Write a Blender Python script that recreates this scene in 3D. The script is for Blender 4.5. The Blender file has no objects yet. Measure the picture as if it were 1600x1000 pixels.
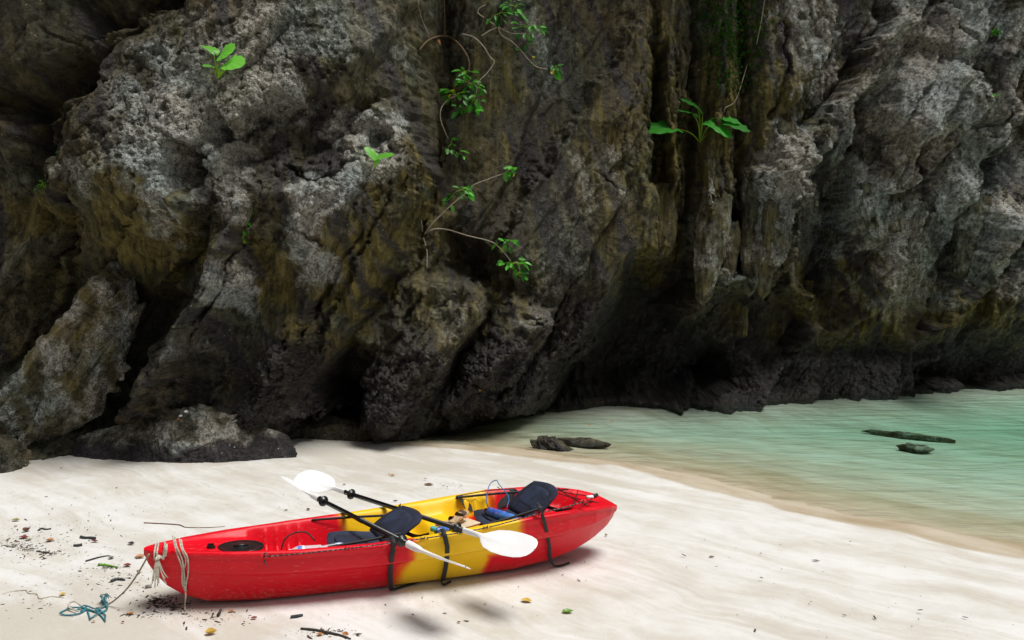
import bpy, bmesh, math, random
import numpy as np
from mathutils import Vector, Matrix
from mathutils.geometry import delaunay_2d_cdt

random.seed(7)
R = np.random.RandomState(11)
S = bpy.context.scene
COL = S.collection
PI = math.pi

# ------------------------------------------------------------------ camera
CAM_H = 2.5
PITCH = math.radians(5.36)
FPX = 4.0 / 3.0 * 1000.0          # focal length in pixels of a 1600 px wide frame (30 mm lens)
cam_d = bpy.data.cameras.new("camera")
cam_d.lens = 30.0
cam_d.sensor_width = 36.0
cam_d.clip_end = 500.0
cam = bpy.data.objects.new("camera", cam_d)
cam.location = (0, 0, CAM_H)
cam.rotation_euler = (PI / 2 - PITCH, 0, 0)
COL.objects.link(cam)
S.camera = cam

# ------------------------------------------------------------------ sky, sun, exposure
SUN_DIR = Vector((0.33, -0.07, 0.94)).normalized()
elev = math.asin(SUN_DIR.z)
azim = math.atan2(SUN_DIR.x, SUN_DIR.y)
W = bpy.data.worlds.new("World")
S.world = W
W.use_nodes = True
wn = W.node_tree
bg = wn.nodes["Background"]
sky = wn.nodes.new("ShaderNodeTexSky")
sky.sky_type = 'NISHITA'
sky.sun_disc = False
sky.sun_elevation = elev
sky.sun_rotation = azim
sky.air_density = 1.0
sky.dust_density = 4.0
sky.ozone_density = 1.0
hsv = wn.nodes.new("ShaderNodeHueSaturation")      # overcast: the cloud layer takes most of the blue out
hsv.inputs["Saturation"].default_value = 0.22
wn.links.new(sky.outputs[0], hsv.inputs["Color"])
wn.links.new(hsv.outputs[0], bg.inputs[0])
bg.inputs[1].default_value = 0.045

sun_d = bpy.data.lights.new("sun", 'SUN')
sun_d.energy = 2.6
sun_d.angle = math.radians(24)
sun_d.color = (1.0, 0.975, 0.94)
sun = bpy.data.objects.new("sun", sun_d)
sun.rotation_euler = SUN_DIR.to_track_quat('Z', 'Y').to_euler()
sun.location = (4, 2, 20)
COL.objects.link(sun)

S.view_settings.view_transform = 'Standard'
S.view_settings.look = 'None'
S.view_settings.exposure = 0.55
S.view_settings.gamma = 1.0
S.view_settings.use_curve_mapping = False
S.render.engine = 'CYCLES'
S.cycles.max_bounces = 8
S.cycles.transparent_max_bounces = 16
S.cycles.use_denoising = True

# ------------------------------------------------------------------ geometry of the view, used to read places off the photograph
CP, SP = math.cos(PITCH), math.sin(PITCH)

def ray(u, v):
    a = (u - 800.0) / FPX
    b = (v - 500.0) / FPX
    return np.array([a, CP - b * SP, -SP - b * CP])

def at_y(u, v, y):
    d = ray(u, v)
    k = y / d[1]
    return np.array([d[0] * k, y, CAM_H + d[2] * k])

def at_z(u, v, z):
    d = ray(u, v)
    k = (z - CAM_H) / d[2]
    return np.array([d[0] * k, d[1] * k, z])

def project(p):
    x, y, z = p[0], p[1], p[2] - CAM_H
    f = y * CP - z * SP
    up = y * SP + z * CP
    return 800.0 + FPX * x / f, 500.0 - FPX * up / f

# ------------------------------------------------------------------ numpy noise
_perm = np.random.RandomState(3).permutation(256).astype(np.int32)
_perm = np.concatenate([_perm, _perm, _perm])
_ang = np.random.RandomState(5).rand(256) * 2 * PI
_gx, _gy = np.cos(_ang).astype(np.float32), np.sin(_ang).astype(np.float32)

def perlin(x, y, seed=0):
    x = np.asarray(x, np.float32) + seed * 17.37
    y = np.asarray(y, np.float32) + seed * 9.13
    xf, yf = np.floor(x), np.floor(y)
    xi, yi = xf.astype(np.int32) & 255, yf.astype(np.int32) & 255
    fx, fy = x - xf, y - yf
    u = fx * fx * fx * (fx * (fx * 6 - 15) + 10)
    w = fy * fy * fy * (fy * (fy * 6 - 15) + 10)
    def g(ix, iy, dx, dy):
        h = _perm[_perm[ix] + iy]
        return _gx[h] * dx + _gy[h] * dy
    a = g(xi, yi, fx, fy)
    b = g((xi + 1) & 255, yi, fx - 1, fy)
    c = g(xi, (yi + 1) & 255, fx, fy - 1)
    d = g((xi + 1) & 255, (yi + 1) & 255, fx - 1, fy - 1)
    return 1.5 * ((a + (b - a) * u) * (1 - w) + (c + (d - c) * u) * w)

def fbm(x, y, oct=4, seed=0, gain=0.5):
    s, a, f = 0, 1.0, 1.0
    for i in range(oct):
        s = s + a * perlin(x * f, y * f, seed + i)
        a *= gain
        f *= 2.03
    return s

def ridged(x, y, oct=4, seed=0, gain=0.5):
    s, a, f = 0, 1.0, 1.0
    for i in range(oct):
        s = s + a * (1 - np.abs(perlin(x * f, y * f, seed + i)) * 1.6)
        a *= gain
        f *= 2.1
    return s - 1.0

def voronoi(x, y, seed=0):
    """F1, F2 and a random value and offset vector of the nearest cell"""
    x = np.asarray(x, np.float32); y = np.asarray(y, np.float32)
    xi, yi = np.floor(x), np.floor(y)
    f1 = np.full(x.shape, 9, np.float32); f2 = f1.copy()
    cid = np.zeros(x.shape, np.int32); ox = np.zeros_like(f1); oy = np.zeros_like(f1)
    for i in (-1, 0, 1):
        for j in (-1, 0, 1):
            cx, cy = xi + i, yi + j
            h = _perm[_perm[(cx.astype(np.int32) + seed * 7) & 255] + (cy.astype(np.int32) & 255)]
            px = cx + _perm[h + 40] / 255.0
            py = cy + _perm[h + 140] / 255.0
            dx, dy = x - px, y - py
            d = np.sqrt(dx * dx + dy * dy)
            n = d < f1
            f2 = np.where(n, f1, np.minimum(f2, d))
            cid = np.where(n, h, cid); ox = np.where(n, dx, ox); oy = np.where(n, dy, oy)
            f1 = np.minimum(f1, d)
    return f1, f2, cid, ox, oy

_g3 = np.random.RandomState(9).randn(256, 3).astype(np.float32); _g3 /= np.linalg.norm(_g3, axis=1)[:, None]
def perlin3(x, y, z, seed=0):
    x = np.asarray(x, np.float32) + seed * 7.31; y = np.asarray(y, np.float32) + seed * 3.17; z = np.asarray(z, np.float32)
    xf, yf, zf_ = np.floor(x), np.floor(y), np.floor(z)
    xi, yi, zi = xf.astype(np.int32) & 255, yf.astype(np.int32) & 255, zf_.astype(np.int32) & 255
    fx, fy, fz = x - xf, y - yf, z - zf_
    fd = lambda t: t * t * t * (t * (t * 6 - 15) + 10)
    u, v, w = fd(fx), fd(fy), fd(fz)
    r = 0
    for i in (0, 1):
        for j in (0, 1):
            for k in (0, 1):
                h = _perm[_perm[_perm[(xi + i) & 255] + ((yi + j) & 255)] + ((zi + k) & 255)]
                g_ = _g3[h]
                r = r + (u if i else 1 - u) * (v if j else 1 - v) * (w if k else 1 - w) * (g_[..., 0] * (fx - i) + g_[..., 1] * (fy - j) + g_[..., 2] * (fz - k))
    return 1.6 * r
def fbm3(x, y, z, oct=4, seed=0, gain=0.5, ridge=False):
    s, a, f = 0, 1.0, 1.0
    for i in range(oct):
        n = perlin3(x * f, y * f, z * f, seed + i)
        s = s + a * ((.5 - np.abs(n) * 1.6) if ridge else n); a *= gain; f *= 2.03
    return s

def sstep(a, b, x):
    t = np.clip((x - a) / (b - a), 0, 1)
    return t * t * (3 - 2 * t)

# ------------------------------------------------------------------ object helpers
def set_props(o, label=None, cat=None, group=None, kind=None):
    if label: o["label"] = label
    if cat: o["category"] = cat
    if group: o["group"] = group
    if kind: o["kind"] = kind
    return o

def link_mesh(name, me, mat=None, parent=None):
    o = bpy.data.objects.new(name, me)
    COL.objects.link(o)
    if mat is not None and not me.materials: me.materials.append(mat)
    if parent is not None: o.parent = parent
    return o

def empty(name, label=None, cat=None, group=None, mw=None):
    o = bpy.data.objects.new(name, None)
    o.empty_display_size = 0.1
    COL.objects.link(o)
    if mw is not None: o.matrix_world = mw
    return set_props(o, label, cat, group)

def mesh_from(name, v, f, smooth=True):
    me = bpy.data.meshes.new(name)
    me.from_pydata([tuple(map(float, p)) for p in v], [], [tuple(map(int, q)) for q in f])
    if smooth: me.polygons.foreach_set("use_smooth", [True] * len(me.polygons))
    me.update()
    return me

def grid_mesh(name, P, closed_u=False, smooth=True):
    """P (n, m, 3) -> quad mesh"""
    n, m = P.shape[:2]
    me = bpy.data.meshes.new(name)
    idx = np.arange(n * m).reshape(n, m)
    if closed_u:
        idx = np.concatenate([idx, idx[:1]], 0)
    q = np.stack([idx[:-1, :-1], idx[:-1, 1:], idx[1:, 1:], idx[1:, :-1]], -1).reshape(-1, 4)
    me.vertices.add(n * m)
    me.vertices.foreach_set("co", np.ascontiguousarray(P, np.float32).ravel())
    me.loops.add(q.size)
    me.loops.foreach_set("vertex_index", q.astype(np.int32).ravel())
    me.polygons.add(len(q))
    me.polygons.foreach_set("loop_start", np.arange(0, q.size, 4, dtype=np.int32))
    me.polygons.foreach_set("use_smooth", np.full(len(q), smooth))
    me.update(calc_edges=True)
    return me

def set_zone(me, rgba):
    a = me.attributes.new("zone", 'FLOAT_COLOR', 'POINT')
    a.data.foreach_set("color", np.ascontiguousarray(rgba, np.float32).ravel())

def catmull(pts, n=8):
    p = np.array(pts, float)
    if len(p) < 3:
        t = np.linspace(0, 1, n + 1)[:, None]
        return p[0] * (1 - t) + p[-1] * t
    p = np.vstack([2 * p[0] - p[1], p, 2 * p[-1] - p[-2]])
    out = []
    for i in range(1, len(p) - 2):
        t = np.linspace(0, 1, n, endpoint=False)[:, None]
        a, b, c, d = p[i - 1], p[i], p[i + 1], p[i + 2]
        out.append(0.5 * (2 * b + (c - a) * t + (2 * a - 5 * b + 4 * c - d) * t ** 2 + (3 * b - a - 3 * c + d) * t ** 3))
    out.append(p[-2][None])
    return np.vstack(out)

class Mesh:
    """collects tubes, ribbons, grids into one mesh"""
    def __init__(s): s.v = []; s.f = []
    def add(s, v, f):
        b = len(s.v)
        s.v += [tuple(map(float, p)) for p in v]
        s.f += [tuple(int(i) + b for i in q) for q in f]
    def grid(s, P, closed=False):
        n, m = P.shape[:2]
        f = []
        for i in range(n if closed else n - 1):
            for j in range(m - 1):
                i2 = (i + 1) % n
                f.append((i * m + j, i * m + j + 1, i2 * m + j + 1, i2 * m + j))
        s.add(P.reshape(-1, 3), f)
    def tube(s, pts, r, seg=6, n=6, smooth=True, cap=True):
        p = catmull(pts, n) if smooth and len(pts) > 2 else np.array(pts, float)
        m = len(p)
        rr = np.interp(np.linspace(0, 1, m), np.linspace(0, 1, len(np.atleast_1d(r))), np.atleast_1d(r))
        t = np.gradient(p, axis=0)
        t /= np.linalg.norm(t, axis=1)[:, None] + 1e-9
        up = np.array([0, 0, 1.0]) if abs(t[0][2]) < 0.9 else np.array([1.0, 0, 0])
        ring = []
        for i in range(m):
            a = np.cross(t[i], up); a /= np.linalg.norm(a) + 1e-9
            b = np.cross(a, t[i]); up = b
            k = np.arange(seg) * 2 * PI / seg
            ring.append(p[i] + rr[i] * (np.cos(k)[:, None] * a + np.sin(k)[:, None] * b))
        ring = np.array(ring)
        f = []
        for i in range(m - 1):
            for j in range(seg):
                f.append((i * seg + j, i * seg + (j + 1) % seg, (i + 1) * seg + (j + 1) % seg, (i + 1) * seg + j))
        if cap:
            f.append(tuple(range(seg))[::-1]); f.append(tuple((m - 1) * seg + j for j in range(seg)))
        s.add(ring.reshape(-1, 3), f)
    def ribbon(s, pts, w, side, th=0.003, n=6):
        """flat band through pts, widened along `side` (3-vector or list of them)"""
        p = catmull(pts, n)
        m = len(p)
        sd = np.array(side, float)
        if sd.ndim == 1: sd = np.tile(sd, (m, 1))
        else:
            k = np.linspace(0, 1, len(sd)); q = np.linspace(0, 1, m)
            sd = np.stack([np.interp(q, k, sd[:, i]) for i in range(3)], 1)
        sd /= np.linalg.norm(sd, axis=1)[:, None]
        t = np.gradient(p, axis=0); nn = np.cross(t, sd); nn /= np.linalg.norm(nn, axis=1)[:, None] + 1e-9
        a, b = p + sd * w / 2, p - sd * w / 2
        P = np.stack([a + nn * th / 2, b + nn * th / 2, b - nn * th / 2, a - nn * th / 2, a + nn * th / 2], 1)
        s.grid(P)
    def box(s, c, e, rot=None):
        q = np.array([[x, y, z] for x in (-1, 1) for y in (-1, 1) for z in (-1, 1)], float) * np.array(e) / 2
        if rot is not None: q = q @ np.array(rot).T
        s.add(q + np.array(c), [(0, 1, 3, 2), (4, 6, 7, 5), (0, 4, 5, 1), (2, 3, 7, 6), (0, 2, 6, 4), (1, 5, 7, 3)])
    def lathe(s, prof, M=None, seg=16):
        """prof: list of (x along axis, radius); axis = local X"""
        k = np.arange(seg + 1) * 2 * PI / seg
        P = np.array([[(x, r * math.cos(a), r * math.sin(a)) for a in k] for x, r in prof])
        if M is not None:
            M = np.array(M); P = P @ M[:3, :3].T + M[:3, 3]
        s.grid(P)
    def build(s, name, mat=None, parent=None, smooth=True):
        me = mesh_from(name, s.v, s.f, smooth)
        return link_mesh(name, me, mat, parent)

# ------------------------------------------------------------------ materials
def new_mat(name):
    m = bpy.data.materials.new(name)
    m.use_nodes = True
    nt = m.node_tree
    return m, nt, nt.nodes["Principled BSDF"]

class NT:
    def __init__(s, nt): s.nt = nt
    def n(s, kind, **kw):
        nd = s.nt.nodes.new(kind)
        for k, v in kw.items(): setattr(nd, k, v)
        return nd
    def l(s, a, b): s.nt.links.new(a, b)
    def val(s, x, sock):
        if hasattr(x, "links"): s.l(x, sock)
        else: sock.default_value = x
    def math(s, op, a, b=0.5, clamp=False):
        m = s.n("ShaderNodeMath", operation=op, use_clamp=clamp)
        s.val(a, m.inputs[0]); s.val(b, m.inputs[1])
        return m.outputs[0]
    def mix(s, f, a, b, blend='MIX'):
        m = s.n("ShaderNodeMix", data_type='RGBA', blend_type=blend)
        s.val(f, m.inputs[0])
        s.val(a if hasattr(a, "links") else (*a, 1), m.inputs[6]); s.val(b if hasattr(b, "links") else (*b, 1), m.inputs[7])
        return m.outputs[2]
    def noise(s, vec, scale, detail=6, rough=0.6, dist=0.0):
        m = s.n("ShaderNodeTexNoise")
        s.l(vec, m.inputs["Vector"])
        m.inputs["Scale"].default_value = scale; m.inputs["Detail"].default_value = detail
        m.inputs["Roughness"].default_value = rough; m.inputs["Distortion"].default_value = dist
        return m.outputs["Fac"]
    def ramp(s, fac, a, b):
        m = s.n("ShaderNodeMapRange", interpolation_type='SMOOTHSTEP')
        s.l(fac, m.inputs[0]); m.inputs[1].default_value = a; m.inputs[2].default_value = b
        return m.outputs[0]
    def mapping(s, vec, loc=(0, 0, 0), rot=(0, 0, 0), scale=(1, 1, 1)):
        m = s.n("ShaderNodeMapping")
        s.l(vec, m.inputs[0]); m.inputs[1].default_value = loc; m.inputs[2].default_value = rot; m.inputs[3].default_value = scale
        return m.outputs[0]
    def bump(s, h, strength, dist, normal=None):
        b = s.n("ShaderNodeBump")
        b.inputs["Strength"].default_value = strength; b.inputs["Distance"].default_value = dist
        s.l(h, b.inputs["Height"])
        if normal is not None: s.l(normal, b.inputs["Normal"])
        return b.outputs[0]

def simple_mat(name, col, rough=0.5, var=0.12, scale=20, bump=0.0, bscale=120, metal=0.0, spec=None, trans=0.0):
    m, nt, p = new_mat(name)
    g = NT(nt)
    tc = g.n("ShaderNodeTexCoord").outputs["Object"]
    n = g.noise(tc, scale, 5)
    dark = tuple(c * (1 - var * 2) for c in col); lite = tuple(min(1, c * (1 + var)) for c in col)
    g.l(g.mix(g.ramp(n, 0.3, 0.7), dark, lite), p.inputs["Base Color"])
    p.inputs["Roughness"].default_value = rough
    p.inputs["Metallic"].default_value = metal
    if spec is not None: p.inputs["Specular IOR Level"].default_value = spec
    if bump:
        g.l(g.bump(g.noise(tc, bscale, 4), bump, 0.01), p.inputs["Normal"])
    return m

def rock_mat():
    m, nt, p = new_mat("limestone")
    g = NT(nt)
    tc = g.n("ShaderNodeTexCoord").outputs["Object"]
    at = g.n("ShaderNodeAttribute", attribute_name="zone")
    sep = g.n("ShaderNodeSeparateColor"); g.l(at.outputs["Color"], sep.inputs[0])
    pale, och, dark = sep.outputs[0], sep.outputs[1], sep.outputs[2]
    big = g.noise(tc, 1.7, 6, 0.6, 0.4)
    med = g.noise(tc, 9, 8, 0.65, 0.3)
    fine = g.math('ADD', g.math('MULTIPLY', g.noise(tc, 60, 6, 0.75), 0.45), g.math('MULTIPLY', g.noise(tc, 15, 7, 0.72, 0.4), 0.55))
    streak = g.noise(g.mapping(tc, rot=(0, math.radians(20), 0), scale=(9, 4, 0.9)), 1.0, 6, 0.6, 0.6)
    base = g.mix(g.ramp(med, 0.33, 0.68), (0.016, 0.0145, 0.0095), (0.142, 0.130, 0.096))
    base = g.mix(g.math('MULTIPLY', g.ramp(streak, 0.5, 0.75), 0.6), base, (0.23, 0.21, 0.165))
    base = g.mix(g.math('MULTIPLY', g.ramp(big, 0.5, 0.72), 0.5), base, (0.06, 0.045, 0.026))
    # warm tan limestone here, cool grey-green there
    hue = g.ramp(g.noise(tc, 0.8, 4, 0.55, 0.3), 0.38, 0.62)
    base = g.mix(1.0, base, g.mix(hue, (1.12, 1.0, 0.76), (0.86, 1.0, 0.90)), 'MULTIPLY')
    # ochre and olive algae
    ochc = g.mix(g.ramp(streak, 0.35, 0.65), (0.034, 0.028, 0.008), (0.185, 0.150, 0.042))
    fo = g.math('MULTIPLY', och, g.ramp(g.math('ADD', med, g.math('MULTIPLY', och, 0.35)), 0.45, 0.75), clamp=True)
    base = g.mix(fo, base, ochc)
    # bleached, lichen-spotted limestone; brightly lit faces are paled with it too
    palec = g.mix(g.ramp(fine, 0.40, 0.60), (0.085, 0.082, 0.07), (0.52, 0.515, 0.49))
    pm = g.math('ADD', g.math('MULTIPLY', med, 0.55), g.math('MULTIPLY', fine, 0.45))
    pm = g.math('ADD', g.math('MULTIPLY', pm, 0.75), g.math('MULTIPLY', streak, 0.25))
    thr = g.math('ADD', pm, g.math('MULTIPLY', pale, 0.30))
    palec = g.mix(1.0, palec, g.mix(hue, (1.06, 1.0, 0.90), (0.90, 1.0, 1.0)), 'MULTIPLY')
    fp = g.math('MULTIPLY', g.ramp(thr, 0.58, 0.82), g.math('MINIMUM', g.math('MULTIPLY', pale, 1.4), 1.0), clamp=True)
    base = g.mix(fp, base, palec)
    # black algae film and mussels, plus shade painted into gullies and recesses
    fd = g.math('MULTIPLY', dark, g.ramp(g.math('ADD', med, g.math('MULTIPLY', dark, 0.5)), 0.45, 0.8), clamp=True)
    darkc = g.mix(g.ramp(fine, 0.4, 0.68), (0.012, 0.011, 0.012), (0.095, 0.083, 0.084))
    base = g.mix(fd, base, darkc)
    # scattered white lichen spots and bird lime
    vo = g.n("ShaderNodeTexVoronoi"); g.l(tc, vo.inputs["Vector"]); vo.inputs["Scale"].default_value = 16
    vo.inputs["Randomness"].default_value = 1.0
    sp = g.math('MULTIPLY', g.ramp(vo.outputs["Distance"], 0.16, 0.10), g.ramp(g.noise(tc, 4.2, 3), 0.55, 0.66))
    base = g.mix(sp, base, (0.42, 0.42, 0.40))
    g.l(base, p.inputs["Base Color"])
    rg = g.mix(fd, (0.85, 0.85, 0.85), (0.45, 0.45, 0.45))
    g.l(rg, p.inputs["Roughness"])
    p.inputs["Specular IOR Level"].default_value = 0.3
    h = g.math('ADD', g.math('MULTIPLY', g.noise(tc, 26, 9, 0.78), 1.0), g.math('MULTIPLY', g.noise(tc, 90, 5, 0.7), 0.5))
    pit = g.n("ShaderNodeTexVoronoi"); g.l(tc, pit.inputs["Vector"]); pit.inputs["Scale"].default_value = 34
    h = g.math('ADD', h, g.math('MULTIPLY', g.ramp(pit.outputs["Distance"], 0.05, 0.5), 0.5))
    g.l(g.bump(h, 1.0, 0.034), p.inputs["Normal"])
    return m

ROCK = rock_mat()
# ------------------------------------------------------------------ the beach
WATER_Z = -0.25
SH0 = np.array([4.52, 7.53]); SHN = np.array([0.606, 0.795]); SHT = np.array([0.795, -0.606])

_foot = [(-140, 715, 0.0), (0, 712, 0.0), (200, 700, 0.0), (400, 686, 0.0), (560, 672, -0.05), (700, 655, -0.15), (860, 641, -0.25),
         (1100, 631, -0.25), (1300, 613, -0.25), (1450, 605, -0.25), (1600, 598, -0.25)]
_fp = np.array([at_z(*q)[:2] for q in _foot])
_fx = np.concatenate([[-40, -14], _fp[:, 0], [14, 30, 60]])
_fy = np.concatenate([[4, 8.2], _fp[:, 1], [18.6, 25, 38]])
_tx = np.linspace(-40, 60, 4001)
_ty = np.interp(_tx, _fx, _fy)
_k = np.exp(-np.linspace(-2.5, 2.5, 61) ** 2); _k /= _k.sum()
_ty = np.convolve(np.pad(_ty, 30, mode='edge'), _k, mode='valid')
def cliff_base(x): return np.interp(x, _tx, _ty)

def shore_s(x, y):
    """metres beyond the waterline (negative on the dry side)"""
    x = np.asarray(x, float); y = np.asarray(y, float)
    s = (x - SH0[0]) * SHN[0] + (y - SH0[1]) * SHN[1]
    t = (x - SH0[0]) * SHT[0] + (y - SH0[1]) * SHT[1]
    s = s - 0.38 * np.exp(-((t + 3.9) / 1.6) ** 2) + 0.05 * perlin(t * 0.9, s * 0.3, 41)
    s = s + 0.55 * sstep(-5.6, -7.4, t) * sstep(1.0, 0.0, s) * sstep(-4.0, -1.0, s)
    return s

def gz(x, y):
    s = shore_s(x, y)
    d = -s
    up = np.where(d > 0, 0.078 * d / (1 + np.maximum(d, 0) / 11.0), 0.0)
    x = np.asarray(x, float); y = np.asarray(y, float)
    dep = np.where(s > 0, 0.115 * s / (1 + np.maximum(s, 0) / 7.0), 0.0)
    dcl = np.maximum(cliff_base(x) - y, 0)          # the bed comes up to the foot of the cliff
    dep = np.minimum(dep, .07 + .17 * dcl)
    z = WATER_Z + up - dep
    z = z + 0.012 * perlin(x * 0.9, y * 0.9, 51) + 0.006 * perlin(x * 2.3, y * 2.9, 52)
    return z

def gzs(x, y): return float(gz(np.array([x]), np.array([y]))[0])

def at_ground(u, v, dz=0.0):
    z = 0.0
    for _ in range(25):
        p = at_z(u, v, z + dz)
        z = gzs(p[0], p[1])
    return np.array([p[0], p[1], z + dz])

def axis(segs):
    out = []
    for a, b, h in segs:
        n = max(1, int(round((b - a) / h)))
        out.append(np.linspace(a, b, n, endpoint=False))
    out.append([segs[-1][1]])
    return np.concatenate(out)

sx = axis([(-90, -20, 10), (-20, -8, 0.8), (-8, 9, 0.03), (9, 22, 0.5), (22, 90, 10)])
sy = axis([(-90, -10, 10), (-10, 3, 0.6), (3, 14.5, 0.03), (14.5, 24, 0.5), (24, 60, 6)])
X, Y = np.meshgrid(sx, sy)
Z = gz(X, Y)
t_ = X * SHT[0] + Y * SHT[1]; s_ = X * SHN[0] + Y * SHN[1]
fine_ok = sstep(10, 6, np.abs(X - 0.5)) * sstep(2.5, 4, Y) * sstep(16, 13, Y)
Z = Z + fine_ok * (0.0022 * fbm(t_ * 1.1 + 0.5 * perlin(X, Y, 7), s_ * 5.5, 4, 61) + 0.0022 * fbm(X * 16, Y * 16, 3, 62))

m, nt, p = new_mat("sand"); g = NT(nt)
tc = g.n("ShaderNodeTexCoord").outputs["Object"]
ang = math.atan2(SHT[1], SHT[0])
rotm = g.mapping(tc, rot=(0, 0, -ang))
warp = g.n("ShaderNodeTexNoise"); g.l(rotm, warp.inputs["Vector"]); warp.inputs["Scale"].default_value = 0.7; warp.inputs["Detail"].default_value = 3
wv = g.n("ShaderNodeVectorMath", operation='SCALE'); g.l(warp.outputs["Color"], wv.inputs[0]); wv.inputs["Scale"].default_value = 0.9
av = g.n("ShaderNodeVectorMath", operation='ADD'); g.l(rotm, av.inputs[0]); g.l(wv.outputs[0], av.inputs[1])
st1 = g.noise(g.mapping(av.outputs[0], scale=(0.45, 3.0, 1)), 1.0, 7, 0.62, 0.5)
st2 = g.noise(g.mapping(av.outputs[0], scale=(1.3, 11.0, 1)), 1.0, 5, 0.6, 0.3)
sm = g.math('ADD', g.math('MULTIPLY', st1, 0.72), g.math('MULTIPLY', st2, 0.28))
at = g.n("ShaderNodeAttribute", attribute_name="zone")
sep = g.n("ShaderNodeSeparateColor"); g.l(at.outputs["Color"], sep.inputs[0])
wet, tan = sep.outputs[0], sep.outputs[1]
sm = g.math('ADD', g.math('MULTIPLY', sm, 0.68), g.math('MULTIPLY', g.noise(tc, 1.6, 6, 0.65, 0.5), 0.32))
lo = g.math('ADD', sm, g.math('MULTIPLY', tan, -0.22))
base = g.mix(g.ramp(lo, 0.36, 0.60), (0.50, 0.47, 0.41), (0.655, 0.65, 0.63))
grain = g.noise(tc, 240, 3, 0.7)
base = g.mix(g.math('MULTIPLY', g.ramp(grain, 0.60, 0.72), 0.38), base, (0.26, 0.21, 0.15))
mott = g.noise(tc, 6, 5, 0.6)
base = g.mix(g.math('MULTIPLY', g.ramp(mott, 0.5, 0.75), 0.18), base, (0.45, 0.38, 0.27))
wetc = g.mix(g.ramp(sm, 0.38, 0.62), (0.36, 0.285, 0.185), (0.50, 0.44, 0.345))
base = g.mix(wet, base, wetc)
g.l(base, p.inputs["Base Color"])
rr = g.mix(wet, (0.9, 0.9, 0.9), (0.55, 0.55, 0.55)); g.l(rr, p.inputs["Roughness"])
p.inputs["Specular IOR Level"].default_value = 0.25
h = g.math('ADD', g.math('MULTIPLY', g.noise(tc, 130, 4, 0.7), 0.35), g.math('ADD', g.math('MULTIPLY', st2, 0.5), g.math('MULTIPLY', g.noise(tc, 22, 5, 0.65), 0.7)))
g.l(g.bump(h, 0.5, 0.014), p.inputs["Normal"])
vs = g.n("ShaderNodeTexVoronoi"); g.l(tc, vs.inputs["Vector"]); vs.inputs["Scale"].default_value = 26
spk = g.math('MULTIPLY', g.ramp(vs.outputs["Distance"], 0.13, 0.07), g.ramp(g.noise(tc, 2.2, 4), 0.50, 0.62))
spk = g.math('MULTIPLY', spk, g.math('SUBTRACT', 1.0, wet))
for l_ in list(p.inputs["Base Color"].links): nt.links.remove(l_)
g.l(g.mix(g.math('MULTIPLY', spk, 0.7), base, (0.16, 0.12, 0.08)), p.inputs["Base Color"])
SAND = m

me = grid_mesh("sand_beach", np.stack([X, Y, Z], -1))
ss = shore_s(X, Y)
wetm = (.45 + .55 * sstep(3.0, 0.5, ss)) * sstep(-0.50, -0.40, ss + 0.22 * perlin(t_ * 0.8, s_ * 0.8, 71) + 0.08 * perlin(t_ * 2.5, s_ * 4, 72))
tanm = sstep(6.0, 4.9, Y) * sstep(-1.2, -3.0, X) * 0.9 + 0.62 * sstep(8.2, 10.0, Y + .8 * perlin(t_ * .5, s_ * 1.4, 75)) * sstep(2.0, 0.5, X) * (.65 + .8 * perlin(t_ * .8, s_ * 3.2, 76))
set_zone(me, np.stack([wetm, np.clip(tanm, 0, 1), 0 * X, 0 * X + 1], -1))
set_props(link_mesh("sand_beach", me, SAND), kind="structure")

# ------------------------------------------------------------------ the lagoon water: a closed body with a rippled top
wx = axis([(-9, -2, 0.5), (-2, 11, 0.05), (11, 30, 1.0), (30, 60, 6)])
wy = axis([(-6, 5, 1.0), (5, 18, 0.05), (18, 45, 3)])
X, Y = np.meshgrid(wx, wy)
t_ = X * SHT[0] + Y * SHT[1]; s_ = X * SHN[0] + Y * SHN[1]
q = 0.9 * perlin(X * 0.5, Y * 0.5, 81)
ZW = WATER_Z + 0.008 * perlin(t_ * 0.7 + q, s_ * 2.6 + q, 82) + 0.006 * perlin(X * 1.6 + q, Y * 6.0, 83) + 0.002 * perlin(X * 3.5, Y * 11.0 + q, 84)
# ring-shaped wavelets round the half-sunk stones
for (cu, cv) in ((862, 696), (930, 690)):
    c = at_z(cu, cv, WATER_Z)
    dd = np.hypot((X - c[0]) * 0.75, (Y - c[1]))
    ZW += 0.006 * np.sin(dd * 20 + 1.5 * q) * np.exp(-dd / 0.8)
n, mm = X.shape
top = np.stack([X, Y, ZW], -1)
me = bpy.data.meshes.new("water")
bmw = Mesh()
idx = np.arange(n * mm).reshape(n, mm)
V = np.concatenate([top.reshape(-1, 3), np.stack([X, Y, 0 * X - 8.0], -1)[[0, 0, -1, -1], [0, -1, -1, 0]]])
b0 = n * mm
faces = np.stack([idx[:-1, :-1], idx[:-1, 1:], idx[1:, 1:], idx[1:, :-1]], -1).reshape(-1, 4).tolist()
faces.append([b0, b0 + 3, b0 + 2, b0 + 1])
faces.append([b0, b0 + 1] + idx[0, ::-1].tolist())
faces.append([b0 + 1, b0 + 2] + idx[::-1, -1].tolist())
faces.append([b0 + 2, b0 + 3] + idx[-1, :].tolist())
faces.append([b0 + 3, b0] + idx[:, 0].tolist())
me.from_pydata(V.tolist(), [], faces)
me.polygons.foreach_set("use_smooth", [True] * ((n - 1) * (mm - 1)) + [False] * 5)
me.update()
m, nt, p = new_mat("lagoon_water"); g = NT(nt)
nt.nodes.remove(p)
out = [x for x in nt.nodes if x.type == 'OUTPUT_MATERIAL'][0]
tc = g.n("ShaderNodeTexCoord").outputs["Object"]
rotm = g.mapping(tc, rot=(0, 0, -ang + 0.35), scale=(0.9, 5.0, 1))
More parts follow.
